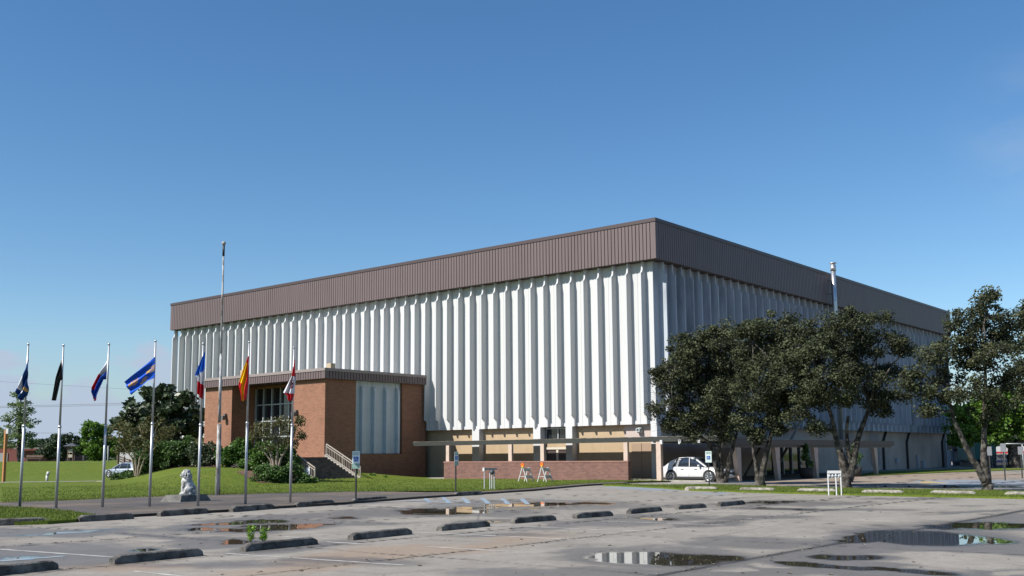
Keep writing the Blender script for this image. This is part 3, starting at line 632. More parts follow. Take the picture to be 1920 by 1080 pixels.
# flue
mb = MB(); fx, fy = 92.3, 38.0
mb.tube([(fx, fy, 3.0), (fx, fy, 15.55), (fx, fy, 18.9)], .22, 14); mb.tube([(fx, fy, 18.75), (fx, fy, 19.25)], [.27, .27], 14); mb.tube([(fx, fy, 19.25), (fx, fy, 19.45)], [.19, .19], 12); mb.tube([(fx, fy, 19.43), (fx, fy, 19.5), (fx, fy, 19.56)], [.36, .34, .1], 14)
mb.tube([(fx, fy, 17.3), (fx, fy, 17.38)], .25, 14); mb.tube([(fx, fy, 15.9), (fx, fy, 15.98)], .25, 14)
mb.build('flue', M_alu, ar)
for zz in (16.6, 17.9): MB().box(fx - .2, fx + .2, fy + .2, Y0 - .01, zz, zz + .1).build('bracket', M_alu, ar)

# ================================================================== BRICK ENTRANCE BLOCK
EX, EY, EYL = 51.61, 62.0, 77.9
en = empty('entrance_block', (EX, EY, 0), 'orange brick entrance block with brown roof band on the arena front', 'entrance building')
mb = MB()
mb.box(EX, EX + .35, EY + .351, 65.95, -.5, 7.85); mb.box(EX, EX + .35, 74.0, EYL, -.5, 7.85)          # piers of the lit face
mb.box(EX + .351, 54.0, 74.0, 74.35, -.5, 7.85); mb.box(EX + .351, 54.0, 65.6, 65.95, -.5, 7.85)
mb.box(54.0, 54.3, 65.95, 74.0, -.5, 2.3); mb.box(54.0, 54.3, 65.95, 74.0, 7.62, 7.85)
mb.box(EX + .36, 62.2, EYL - .35, EYL - .001, -.5, 7.85)
mb.box(EX, 54.72, EY, EY + .35, -.5, 7.85); mb.box(59.78, 62.5, EY, EY + .35, -.5, 7.85); mb.box(54.72, 59.78, EY, EY + .35, -.5, 2.02)
mb.build('wall', M_brick, en)
MB().box(EX + .3, 62.2, EY + .36, EYL - .36, 7.9, 8.1).build('roof', mat('roof_membrane', (.5, .5, .48), .9), en)
fascia('roof_fascia', en, 'y', EX - .35, EY - .35, EYL + .3, 7.80, 8.44); fascia('roof_fascia', en, 'x', EY - .35, EX - .35, 62.25, 7.80, 8.44)
mb = MB(); mb.box(EX - .40, EX + .1, EY - .40, EYL + .3, 8.38, 8.60); mb.box(EX + .1, 62.25, EY - .40, EY + .1, 8.38, 8.60); mb.build('coping', mat('taupe_coping', (.24, .20, .185), .5), en)
child_box('soffit', en, M_fascia_d, (EX - .34, 62.2, EY - .34, EYL + .25, 7.86, 7.89))
# big window
w = empty('window', (0, 0, 0)); w.parent = en; w.location = (54.0 - EX, 70 - EY, 5)
zs = [2.3, 3.55, 4.85, 6.25, 7.6]; ysm = [65.95 + (74 - 65.95) * i / 7 for i in range(8)]
bxs = [(53.93, 54.1, y - .05, y + .05, 2.3, 7.62) for y in ysm[1:-1]] + [(53.95, 54.1, 65.97, 73.98, z - .045, z + .045) for z in zs[1:-1]] + [(53.94, 54.1, 65.96, 66.02, 2.3, 7.62), (53.94, 54.1, 73.92, 73.99, 2.3, 7.62)]
child_box('frame', w, M_frame, *bxs); child_box('pane', w, M_glass, (54.11, 54.14, 65.96, 73.99, 2.31, 7.61))
# ribbed precast panel let into the shaded wall
AXY[0] = False
def small_outline():
    o = [(-.01, 2.06), (.30, 2.06), (.30, 6.9)]
    for i in range(1, 7): q = math.pi / 2 * i / 6; o.append((.30 - .26 * (1 - math.cos(q)), 6.9 + .5 * math.sin(q)))
    return o + [(.04, 7.8), (-.01, 7.8)]
pp = ribbed('precast_panel', en, EY + .22, 55.45, 1.29, 4, 54.74, 59.76, mat('grey_blue_precast', (.46, .50, .53), .7, noise=(1, .4, .8, (.40, .44, .46))), -1, outline=small_outline(), zb=2.05, zt=7.82, th=.2)
for yy in (74.76, 65.35):
    mb = MB(); mb.box(EX - .22, EX - .003, yy - .12, yy + .12, 5.15, 5.5); mb.box(EX - .45, EX - .2, yy - .17, yy + .17, 4.98, 5.32); mb.build('wall_lamp', mat('bronze_lamp', (.12, .11, .10), .5), en)
MB().box(51.95, 52.4, 61.8, 62.3, 8.62, 9.0).build('roof_floodlight', mat('beige_box', (.42, .33, .22), .6), en); MB().box(51.8, 52.2, 72.6, 73.2, 8.62, 9.1).build('roof_floodlight', mat('beige_box', (.42, .33, .22), .6), en)

# steps ------------------------------------------------------------
st = empty('entrance_steps', (49.4, 57.6, 0), 'dark concrete steps with pale rails at the brick corner', 'steps')
mb = MB(); nst = 12; SX0, SX1 = 47.35, 51.42
for i in range(nst): mb.box(SX0, SX1, 57.7 + i * .34, 57.7 + (i + 1) * .34 + (.0 if i < nst - 1 else 0), -.3, .15 * (i + 1)); pass
mb.build('flight', M_steps, st)
mb = MB()
for i in range(nst): mb.box(SX0 + .02, SX1 - .02, 57.655 + i * .34, 57.74 + i * .34, .15 * (i + 1) + .001, .15 * (i + 1) + .012)
mb.build('nosing', mat('worn_nosing', (.24, .22, .19), .9, noise=(4, .4, .6, (.08, .07, .06))), st)
mb = MB(); mb.box(47.3, EX - .003, 57.7 + nst * .34 + .002, 64.8, -.3, 1.80); mb.build('landing', M_conc, st)
for xa, xb in ((SX0 - .62, SX0 - .003), (SX1 + .003, SX1 + .18)):
    mb = MB(); mb.prism([(57.5, -.3), (57.5, .12), (61.75, 2.0), (61.75, -.3)], 'x', xa, xb); mb.build('cheek_wall', M_conc if xb > 50 else M_steps, st)
for xx, m in ((SX0 - .08, M_rail), (SX1 + .06, M_rail)):
    mb = MB(); a = np.array([xx, 57.75, .15]); b = np.array([xx, 61.6, 1.88])
    def P(t, h): return tuple(a + (b - a) * t + np.array([0, 0, h]))
    mb.bar(P(0, .92), P(1, .92), .075, .06); mb.bar(P(0, .74), P(1, .74), .045); mb.bar(P(0, .16), P(1, .16), .05)
    for t in (0, .5, 1): mb.bar(P(t, -.05), P(t, .92), .06)
    for i in range(1, 20):
        if i != 10: mb.bar(P(i / 20, .16), P(i / 20, .74), .026)
    mb.build('handrail', m, st)
mb = MB(); mb.box(SX0 - .14, SX0 - .11, 58.25, 58.75, .55, 1.12); mb.build('notice_plate', mat('pale_notice', (.55, .58, .62), .5), st)

# ================================================================== CANOPY
cw = empty('covered_walkway', (58.5, 36, 0), 'low green and brown covered walkway around the arena corner', 'canopy')
mb = MB(); mb.box(58.3, 58.42, 31.7, 59.3, 2.62, 2.93); mb.box(58.42, 62.2, 59.15, 59.3, 2.62, 2.93); mb.build('fascia', M_green, cw)
MB().box(58.43, 62.25, 31.82, 59.14, 2.72, 2.90).build('roof', mat('rusty_metal_deck', (.18, .15, .12), .8), cw)
mb = MB(); y = 31.7
while y < 59:   # lapped sheet edges along the top
    e = y + random.uniform(.5, 1.4); mb.box(58.29, 58.62, y, min(e, 59.2) - .03, 2.933, 2.945 + random.random() * .02); y = e
mb.build('roof_edge', M_rust, cw)
MB().box(58.42, 88.3, 31.70, 31.84, 2.36, 2.74).build('fascia', mat('brown_canopy_board', (.095, .078, .066), .7), cw)
MB().box(62.26, 88.3, 31.85, 39.3, 2.6, 2.73).build('roof', mat('rusty_metal_deck', (.18, .15, .12), .8), cw)
MB().box(58.6, 88.2, 31.9, 32.1, 2.2, 2.36).build('beam', M_dark, cw)
for y in (55.3, 49.01, 46.02, 38.9): MB().box(58.14, 58.34, y - .16, y + .16, 1.40 if y > 40 else 1.40, 2.615).build('column', M_col, cw)
MB().box(58.14, 58.42, 36.15, 36.5, 0, 2.615).build('column', M_col, cw)
for i, px in enumerate((1386, 1459, 1531, 1580, 1643)):
    x = onY(px, 850, 31.9)[0]
    mb = MB(); mb.prism([(x - .15, 0), (x + .18, 0), (x + .18, 2.19), (x - .55, 2.19), (x - .5, 1.95)], 'y', 31.86, 32.14); mb.build('column', M_col, cw)
for k in range(3): MB().box(58.1, 58.27, 33.2 + k * 1.4, 33.38 + k * 1.4, 2.45, 2.72).build('rafter_end', M_white, cw)
# diagonal braces seen above and below the roof
for xa in (70.5, 75.5):
    MB().bar((xa + 4, 38.6, .1), (xa + 10.5, 38.6, 5.3), .16).build('brace', mat('grey_brown_steel', (.17, .15, .14), .7), cw)

setp(MB().box(58.26, WX - .002, 33.0, 59.1, -.1, .125).build('walkway_floor', M_conc), kind='structure')
bw = empty('brick_screen_wall', (58, 47, 0), 'low wine red brick screen wall under the covered walkway', 'brick wall')
MB().box(57.9, 58.25, 38.55, 55.44, -.1, 1.30).build('wall', M_brick2, bw)
MB().box(57.87, 58.28, 38.52, 55.47, 1.302, 1.395).build('coping', brick_mat('wine_brick_cap', (.30, .15, .12), (.24, .11, .09), (.22, .14, .11)), bw)
MB().box(58.251, 62.2, 55.2, 55.44, -.1, 1.3).build('return_wall', M_brick2, bw)

# ================================================================== TREES
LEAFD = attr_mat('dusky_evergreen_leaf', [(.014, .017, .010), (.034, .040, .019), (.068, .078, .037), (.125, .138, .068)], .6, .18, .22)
LEAFM = attr_mat('glossy_dark_leaf', [(.020, .032, .014), (.034, .052, .022), (.06, .085, .038), (.13, .15, .10)], .45, .10, .4)
LEAFB = attr_mat('fresh_green_leaf', [(.05, .10, .015), (.08, .16, .02), (.12, .22, .03), (.17, .28, .05)], .6, .35)
LEAFH = attr_mat('hedge_leaf', [(.022, .052, .014), (.042, .088, .020), (.070, .135, .030), (.105, .18, .045)], .55, .2)
LEAFY = attr_mat('bushy_green_leaf', [(.03, .07, .012), (.05, .11, .018), (.085, .16, .028), (.13, .21, .045)], .5, .25)
LEAFC = attr_mat('bronze_green_leaf', [(.06, .045, .022), (.085, .075, .03), (.10, .11, .035), (.16, .15, .06)], .6, .3)
LEAFF = attr_mat('feathery_green_leaf', [(.09, .13, .045), (.12, .17, .06), (.16, .22, .08), (.20, .27, .11)], .7, .35)
LEAFO = attr_mat('olive_dark_leaf', [(.02, .035, .018), (.035, .055, .028), (.055, .08, .042), (.08, .11, .06)], .6, .2)

def leaf_cloud(C, rc, per, size, rg, flat=.75, long=1.5, updn=.35):
    """C (n,3) cluster centres -> leaf quads; returns verts, faces, tint"""
    n = len(C); N = n * per
    rc = np.broadcast_to(rc, (n,)).repeat(per)[:, None]
    d = rg.normal(size=(N, 3)); d /= np.linalg.norm(d, axis=1)[:, None]; d *= (rg.random((N, 1)) ** .45) * rc; d[:, 2] *= flat
    P = np.repeat(C, per, 0) + d
    a = rg.normal(size=(N, 3)); a[:, 2] *= .55; a /= np.linalg.norm(a, axis=1)[:, None]
    b = rg.normal(size=(N, 3)); b[:, 2] = b[:, 2] * .6 ; b = np.cross(a, b); b /= np.linalg.norm(b, axis=1)[:, None]
    s = size * (.55 + .9 * rg.random((N, 1)))
    V = np.stack([P - a * s * long * .5, P - b * s * .5 + a * s * .1, P + a * s * long * .5, P + b * s * .5 + a * s * .1], 1).reshape(-1, 3)
    Fc = np.arange(4 * N).reshape(-1, 4)
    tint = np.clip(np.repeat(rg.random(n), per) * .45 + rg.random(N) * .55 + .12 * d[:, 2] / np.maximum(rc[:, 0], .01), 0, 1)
    return V, Fc, tint
def limb(mb, a, b, ra, rb, rg, sag=.12, n=5, seg=6):
    a = np.array(a, float); b = np.array(b, float); L = np.linalg.norm(b - a); pts = []
    off = rg.normal(size=3) * L * sag; off[2] = abs(off[2]) * .3
    for i in range(seg + 1):
        t = i / seg; p = a + (b - a) * t + off * math.sin(math.pi * t) + rg.normal(size=3) * L * .018 * (0 < i < seg); pts.append(p)
    mb.tube(pts, [ra + (rb - ra) * (i / seg) for i in range(seg + 1)], n, cap=False); return pts
def blob_clusters(blobs, dep, rg, dens, rcm, dz=1.0):
    """blobs (px,py,rx,ry[,depth shift]) in the picture, given thickness in depth"""
    out = []
    for bl in blobs:
        cx, cy, rx, ry = bl[:4]; dd = bl[4] if len(bl) > 4 else 0.
        c = at(cx, cy, dep + dd); m = (dep + dd) / F; Rx, Ry = rx * m, ry * m; Rz = dz * min(max(Rx, Ry), 3.2)
        k = max(7, int(dens * 7.5 * Rx * Ry * max(Rz, .8) ** .6))
        d = rg.normal(size=(k, 3)); d /= np.linalg.norm(d, axis=1)[:, None]; d *= (.25 + .8 * rg.random((k, 1)) ** .6)
        P = c + d[:, :1] * Rx * RT + d[:, 1:2] * Ry * np.array([0, 0, 1]) + d[:, 2:3] * Rz * np.array([FW[0], FW[1], 0])
        out.append(P)
    return np.concatenate(out), [len(o) for o in out]
def tree(name, base, trunks, blobs, label, group, leafm, barkm=None, dens=2.2, per=70, size=.13, rc=.42, seed=1, twig=.012, forks=None, cat='tree', dz=1.0, flat=.75, long=1.5, loc_z=0., bare=None, tr=.10):
    rg = np.random.default_rng(seed); root = empty(name, (base[0], base[1], loc_z), label, cat, group); dep = depth((base[0], base[1], 1.0))
    mb = MB(); tips = []
    for pts in trunks:     # each trunk: list of (px, py, radius[, depth shift])
        P = [at(p[0], p[1], dep + (p[3] if len(p) > 3 else 0)) for p in pts]; Rr = [p[2] * (.74 if name == 'evergreen_tree' else 1) for p in pts]
        Q = []; RR = []
        for i in range(len(P) - 1):
            for k in range(4):
                t = k / 4; Q.append(P[i] + (P[i + 1] - P[i]) * t + rg.normal(size=3) * Rr[i] * .12 * (i + k > 0)); RR.append((Rr[i] + (Rr[i + 1] - Rr[i]) * t) * (1 + rg.normal() * .05))
        Q.append(P[-1]); RR.append(Rr[-1]); mb.tube(Q, RR, 9, cap=False); tips.append((P[-1], Rr[-1])); tips.append((Q[len(Q) * 2 // 3], RR[len(Q) * 2 // 3]))
    C, cnt = blob_clusters(blobs, dep, rg, dens, rc, dz); C = C[C[:, 2] > loc_z + .5]
    # limbs towards blob middles, twigs from limbs to clusters
    limbs = []
    for bl in blobs:
        c = at(bl[0], bl[1], dep + (bl[4] if len(bl) > 4 else 0)); j = min(range(len(tips)), key=lambda k: np.linalg.norm(tips[k][0] - c) - .0 * tips[k][1]); limbs += limb(mb, tips[j][0], c, min(tr, tips[j][1] * .8), .025, rg)
    Lp = np.array(limbs)
    for c in C[::3]:
        k = np.argmin(((Lp - c) ** 2).sum(1)); limb(mb, Lp[k], c, .028, twig * .6, rg, .08, 3, 3)
    if bare:
        for (x0, y0, x1, y1, k) in bare:
            for _ in range(k):
                s_ = Lp[rg.integers(len(Lp))]; e = at(rg.uniform(x0, x1), rg.uniform(y0, y1), dep + rg.normal() * .8); s_ = Lp[np.argmin(((Lp - e) ** 2).sum(1))]
                pts = limb(mb, s_, e, .022, .005, rg, .10, 3, 4)
                for q in pts[1:]:
                    limb(mb, q, q + rg.normal(size=3) * .35, .007, .003, rg, .1, 3, 2)
    mb.build('trunk', barkm or M_bark, root)
    V, Fc, ti = leaf_cloud(C, rc * (.6 + .8 * rg.random(len(C))), per, size, rg, flat, long)
    fast('crown', V, Fc, leafm, root, tint=ti)
    return root

GR = 'evergreen trees along the right side of the arena'
b1 = G(1352, 909); b2 = G(1426, 914); b3 = G(1584, 916); b4 = G(1853, 922)
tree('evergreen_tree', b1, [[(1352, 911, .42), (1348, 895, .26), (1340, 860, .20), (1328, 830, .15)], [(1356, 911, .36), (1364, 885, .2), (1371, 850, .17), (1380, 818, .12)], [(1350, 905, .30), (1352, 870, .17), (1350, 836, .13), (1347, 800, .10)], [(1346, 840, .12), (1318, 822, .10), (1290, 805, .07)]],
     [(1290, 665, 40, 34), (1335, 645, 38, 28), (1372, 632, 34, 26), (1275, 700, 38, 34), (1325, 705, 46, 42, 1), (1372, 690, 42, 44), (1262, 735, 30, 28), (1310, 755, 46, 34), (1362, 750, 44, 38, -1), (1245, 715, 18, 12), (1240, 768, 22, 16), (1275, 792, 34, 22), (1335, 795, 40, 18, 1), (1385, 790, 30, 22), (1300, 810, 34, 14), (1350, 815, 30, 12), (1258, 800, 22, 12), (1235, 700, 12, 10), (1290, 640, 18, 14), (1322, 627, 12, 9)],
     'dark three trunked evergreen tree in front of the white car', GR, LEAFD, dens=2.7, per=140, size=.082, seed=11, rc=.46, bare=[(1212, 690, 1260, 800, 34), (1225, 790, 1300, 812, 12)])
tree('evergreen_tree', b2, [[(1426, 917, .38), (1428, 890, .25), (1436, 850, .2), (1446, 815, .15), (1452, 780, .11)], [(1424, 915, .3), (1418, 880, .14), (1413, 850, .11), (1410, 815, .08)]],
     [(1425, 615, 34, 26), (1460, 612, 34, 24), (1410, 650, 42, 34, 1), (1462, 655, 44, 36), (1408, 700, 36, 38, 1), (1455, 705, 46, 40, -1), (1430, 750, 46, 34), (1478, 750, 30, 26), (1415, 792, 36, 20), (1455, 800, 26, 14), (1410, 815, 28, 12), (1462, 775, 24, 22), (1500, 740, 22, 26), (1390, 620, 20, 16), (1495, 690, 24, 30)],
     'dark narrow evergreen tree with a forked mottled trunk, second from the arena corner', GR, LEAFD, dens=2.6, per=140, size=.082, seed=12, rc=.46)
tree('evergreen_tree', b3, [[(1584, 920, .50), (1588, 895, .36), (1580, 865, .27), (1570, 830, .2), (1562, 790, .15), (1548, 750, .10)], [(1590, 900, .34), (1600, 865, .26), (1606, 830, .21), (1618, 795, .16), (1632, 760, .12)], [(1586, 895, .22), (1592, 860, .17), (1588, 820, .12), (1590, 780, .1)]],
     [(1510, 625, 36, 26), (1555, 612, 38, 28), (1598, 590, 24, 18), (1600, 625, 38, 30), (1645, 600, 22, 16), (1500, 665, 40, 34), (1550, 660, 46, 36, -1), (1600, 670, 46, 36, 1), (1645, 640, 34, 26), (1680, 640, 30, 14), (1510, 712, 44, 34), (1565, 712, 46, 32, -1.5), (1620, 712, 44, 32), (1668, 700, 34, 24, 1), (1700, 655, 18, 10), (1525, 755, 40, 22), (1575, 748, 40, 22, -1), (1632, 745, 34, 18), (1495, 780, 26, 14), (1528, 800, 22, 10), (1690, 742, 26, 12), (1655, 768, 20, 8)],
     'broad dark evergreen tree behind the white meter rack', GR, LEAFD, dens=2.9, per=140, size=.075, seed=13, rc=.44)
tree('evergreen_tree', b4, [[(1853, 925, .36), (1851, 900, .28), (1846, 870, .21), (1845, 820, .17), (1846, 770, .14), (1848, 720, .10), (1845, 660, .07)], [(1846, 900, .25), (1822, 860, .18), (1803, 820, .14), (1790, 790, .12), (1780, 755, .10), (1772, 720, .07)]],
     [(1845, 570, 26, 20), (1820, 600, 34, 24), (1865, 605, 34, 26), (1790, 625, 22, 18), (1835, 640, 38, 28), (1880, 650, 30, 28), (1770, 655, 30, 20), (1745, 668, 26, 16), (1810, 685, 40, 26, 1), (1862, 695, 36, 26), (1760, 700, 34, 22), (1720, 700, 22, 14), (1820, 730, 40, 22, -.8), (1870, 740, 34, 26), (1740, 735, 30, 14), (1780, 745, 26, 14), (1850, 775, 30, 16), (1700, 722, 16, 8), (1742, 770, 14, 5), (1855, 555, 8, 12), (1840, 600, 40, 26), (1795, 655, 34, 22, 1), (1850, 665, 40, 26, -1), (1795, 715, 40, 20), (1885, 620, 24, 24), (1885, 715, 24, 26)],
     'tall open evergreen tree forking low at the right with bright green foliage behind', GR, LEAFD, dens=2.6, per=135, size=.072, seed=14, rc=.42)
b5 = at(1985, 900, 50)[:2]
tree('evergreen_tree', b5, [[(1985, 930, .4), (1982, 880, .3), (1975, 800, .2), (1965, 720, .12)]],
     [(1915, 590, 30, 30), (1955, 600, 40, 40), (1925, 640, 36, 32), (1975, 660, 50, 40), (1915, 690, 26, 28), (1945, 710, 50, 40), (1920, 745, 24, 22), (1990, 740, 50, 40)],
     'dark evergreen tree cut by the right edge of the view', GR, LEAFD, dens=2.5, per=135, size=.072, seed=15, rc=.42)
# bright oak and others behind at the right
tree('oak_tree', at(1900, 880, 112)[:2], [[(1900, 884, .8), (1902, 850, .65), (1900, 830, .6)], [(1900, 840, .5), (1870, 815, .35), (1835, 800, .25)], [(1902, 840, .5), (1935, 815, .35)]],
     [(1815, 800, 34, 26), (1800, 770, 26, 22), (1835, 770, 34, 26), (1860, 800, 36, 22), (1880, 770, 36, 30), (1915, 790, 36, 30), (1850, 815, 34, 16), (1800, 825, 20, 10), (1950, 780, 44, 40), (1870, 745, 30, 18), (1910, 750, 34, 20)],
     'bright green spreading oak beyond the right parking area', 'background trees on the right', LEAFB, dens=.42, per=110, size=.26, rc=.95, seed=16, tr=.3)
# left background
tree('cypress_tree', at(35, 864, 175)[:2], [[(37, 872, .45), (36, 830, .35), (38, 780, .22), (40, 735, .06)]],
     [(40, 742, 9, 10), (32, 760, 22, 9), (46, 770, 20, 9), (24, 782, 26, 9), (50, 795, 22, 9), (18, 805, 28, 10), (55, 818, 18, 9), (30, 820, 28, 9), (8, 830, 30, 9), (48, 832, 22, 8)],
     'tall feathery pale green cypress by the red building', 'background trees on the left', LEAFF, M_bark, dens=.22, per=80, size=.20, rc=1.1, seed=21, loc_z=1.3, flat=.45, tr=.15)
tree('rounded_tree', at(113, 862, 165)[:2], [[(112, 868, .3), (112, 850, .25)], [(118, 866, .25), (122, 850, .2)]],
     [(90, 840, 18, 14), (108, 828, 24, 15), (130, 832, 20, 16), (100, 850, 24, 8), (128, 852, 20, 7), (116, 818, 18, 8), (85, 848, 14, 8), (145, 838, 8, 10)],
     'dark olive round crowned tree between the bench and the kiosk', 'background trees on the left', LEAFO, dens=.30, per=120, size=.24, rc=.8, seed=22, loc_z=1.3, tr=.15)
tree('leafy_tree', at(176, 866, 165)[:2], [[(176, 868, .3), (176, 830, .25)]],
     [(168, 808, 16, 14), (185, 804, 18, 12), (160, 835, 18, 16), (182, 832, 24, 18), (200, 820, 20, 16), (172, 852, 26, 11), (196, 850, 20, 11), (205, 838, 18, 16)],
     'fresh green leafy tree left of the magnolia', 'background trees on the left', LEAFB, dens=.32, per=120, size=.26, rc=.85, seed=23, loc_z=1.0, tr=.15)
mg = at(300, 880, 100)
tree('magnolia_tree', mg[:2], [[(300, 905, .35), (298, 850, .28), (300, 800, .2), (302, 760, .12)]],
     [(300, 740, 20, 13), (330, 738, 22, 13), (275, 742, 16, 10), (262, 765, 24, 14), (300, 770, 34, 20), (340, 765, 28, 16), (362, 775, 16, 12), (245, 785, 22, 12), (225, 792, 12, 9), (285, 800, 40, 18), (335, 800, 38, 20), (365, 805, 18, 16), (300, 830, 50, 18), (350, 835, 26, 18), (250, 810, 24, 10), (345, 748, 12, 7)],
     'large glossy dark magnolia at the left end of the arena', 'background trees on the left', LEAFM, dens=.75, per=60, size=.30, rc=.62, seed=24, tr=.2, long=1.9)
# crape myrtles
tree('crape_myrtle', at(255, 880, 84)[:2], [[(256, 893, .10), (254, 860, .08), (245, 835, .05)], [(258, 893, .10), (262, 860, .08), (275, 835, .05)], [(254, 892, .09), (248, 860, .06), (232, 838, .04)], [(260, 892, .08), (270, 862, .06), (292, 838, .04)]],
     [(232, 805, 26, 14), (262, 798, 30, 16), (295, 802, 26, 14), (220, 825, 20, 12), (250, 825, 34, 14), (290, 825, 30, 12), (315, 812, 14, 9), (262, 842, 30, 8), (228, 842, 18, 6)],
     'brownish crape myrtle left of the long hedge', 'crape myrtles by the entrance', LEAFC, M_bark2, dens=1.1, per=50, size=.11, rc=.58, seed=31, tr=.05)
tree('crape_myrtle', at(518, 885, 70)[:2], [[(516, 884, .12), (511, 860, .10), (500, 835, .06)], [(519, 884, .12), (519, 860, .09), (522, 832, .06)], [(520, 884, .10), (526, 860, .08), (542, 834, .05)], [(514, 884, .09), (507, 862, .06), (488, 838, .04)]],
     [(485, 800, 22, 12), (512, 792, 24, 12), (538, 798, 22, 14), (495, 818, 26, 10), (525, 818, 26, 12), (552, 808, 14, 8), (510, 836, 30, 7), (545, 830, 16, 7), (474, 815, 10, 8), (562, 790, 6, 5), (565, 818, 6, 3)],
     'pale stemmed crape myrtle in front of the tall entrance window', 'crape myrtles by the entrance', LEAFC, M_bark2, dens=2.2, per=46, size=.08, rc=.40, seed=32, tr=.05)

# ---------------------------------------------------------------- hedges and shrubs
def shrub(name, blobs, dep, label, leafm, dens=6, per=60, size=.10, rc=.26, seed=1, dz=1., group=None, zb=0, cat='shrub', barkm=None):
    rg = np.random.default_rng(seed); c0 = at(blobs[0][0], blobs[0][1], dep); root = empty(name, (c0[0], c0[1], zb), label, cat, group)
    C, _ = blob_clusters(blobs, dep, rg, dens, rc, dz)
    C = C[C[:, 2] > hgt(C[:, 0], C[:, 1]) - .05]
    V, Fc, ti = leaf_cloud(C, rc * (.7 + .6 * rg.random(len(C))), per, size, rg, .9, 1.4)
    fast('foliage', V, Fc, leafm, root, tint=ti)
    mb = MB(); h0 = float(hgt(c0[0], c0[1])); b = np.array([c0[0], c0[1], h0 - .1])
    for c in C[::max(1, len(C) // 60)]: q = np.array([c[0] * .8 + b[0] * .2, c[1] * .8 + b[1] * .2, float(hgt(c[0], c[1])) - .1]); limb(mb, b, b + (np.array(c) - b) * .7, .03, .008, rg, .06, 4, 3)
    mb.build('stem', barkm or M_bark, root); return root
HG = 'hedges and bushes around the entrance'
shrub('hedge', [(282, 860, 26, 26), (318, 855, 32, 29), (350, 853, 28, 28), (270, 870, 18, 20), (300, 848, 26, 22), (335, 845, 30, 18), (365, 848, 20, 20)], 88, 'large dark green hedge left of the brick entrance', LEAFH, dens=3.2, per=120, size=.12, rc=.42, seed=41, group=HG, zb=.6)
shrub('hedge', [(372, 854, 22, 22), (395, 852, 18, 22), (408, 856, 12, 20), (385, 846, 22, 12)], 83, 'almost black clipped hedge behind the tall old pole', LEAFM, dens=3.4, per=120, size=.11, rc=.40, seed=42, group=HG, zb=.9)
shrub('bush', [(432, 850, 22, 24), (462, 846, 24, 24), (492, 848, 22, 22), (445, 840, 20, 16), (478, 862, 24, 16), (510, 850, 14, 14), (425, 858, 14, 16), (470, 868, 20, 12, -6), (492, 862, 18, 16, -6.5), (505, 852, 14, 14, -6)], 78, 'leafy mid green bush left of the crape myrtle', LEAFY, dens=3.4, per=110, size=.13, rc=.38, seed=43, group=HG, zb=.8)
shrub('bush', [(530, 850, 20, 16), (548, 858, 12, 10), (540, 842, 14, 10), (536, 868, 24, 8)], 73, 'shaded dark bush beside the stair landing', LEAFH, dens=3.6, per=100, size=.11, rc=.34, seed=44, group=HG, zb=.8)
shrub('bush', [(500, 890, 26, 18), (522, 888, 26, 18), (545, 892, 26, 17), (566, 898, 18, 12), (490, 900, 20, 10), (525, 903, 38, 9), (575, 903, 14, 7), (500, 878, 18, 10), (545, 878, 20, 10)], 68.5, 'low spreading bush under the crape myrtle', LEAFH, dens=4.6, per=100, size=.09, rc=.28, seed=45, group=HG, zb=.2)
shrub('ground_cover', [(672, 890, 12, 5), (692, 893, 16, 5), (715, 897, 18, 4.5), (740, 901, 16, 3), (664, 896, 8, 6), (690, 899, 26, 4)], 78, 'bright green ground cover on the berm right of the steps', LEAFB, dens=7, per=60, size=.09, rc=.18, seed=46, group=HG, zb=.3, dz=.6, cat='ground cover')
shrub('bush', [(222, 895, 12, 5), (238, 893, 14, 6), (255, 890, 14, 7), (268, 887, 10, 7)], 92, 'low dark bushes hiding the rear of the silver car', LEAFH, dens=2.6, per=90, size=.11, rc=.4, seed=47, group=HG, zb=.2)
# mulch under the hedge and around the crape myrtle
def drape(name, pts, m, dz=.03, res=26):
    P = np.array([p for p in pts]); xs = np.linspace(P[:, 0].min(), P[:, 0].max(), res * 2); ys = np.linspace(P[:, 1].min(), P[:, 1].max(), res * 3)
    mb = MB(); dx, dy = xs[1] - xs[0], ys[1] - ys[0]; GX, GY = np.meshgrid(xs, ys); Xf, Yf = GX.ravel(), GY.ravel(); ins = np.zeros(len(Xf), bool); j = len(P) - 1
    for i in range(len(P)):
        ins ^= ((P[i, 1] > Yf) != (P[j, 1] > Yf)) & (Xf < (P[j, 0] - P[i, 0]) * (Yf - P[i, 1]) / (P[j, 1] - P[i, 1] + 1e-12) + P[i, 0]); j = i
    V = np.stack([Xf, Yf, hgt(Xf, Yf) + dz], -1); ok = ins.reshape(GX.shape); nc = len(xs); Fc = [(i * nc + k, i * nc + k + 1, (i + 1) * nc + k + 1, (i + 1) * nc + k) for i in range(len(ys) - 1) for k in range(nc - 1) if ok[i, k] and ok[i + 1, k] and ok[i, k + 1] and ok[i + 1, k + 1]]
    return setp(fast(name, V, np.array(Fc), m, smooth=True), kind='structure')
drape('soil', [(46.2, 62), (47.2, 72), (48.5, 84), (51.5, 84), (51.5, 62)], M_soil)
drape('soil', [(41.6, 56.4), (42.6, 60.5), (46.2, 62.5), (46.7, 61.4), (46.7, 57.6), (44.5, 55.6)], M_soil)

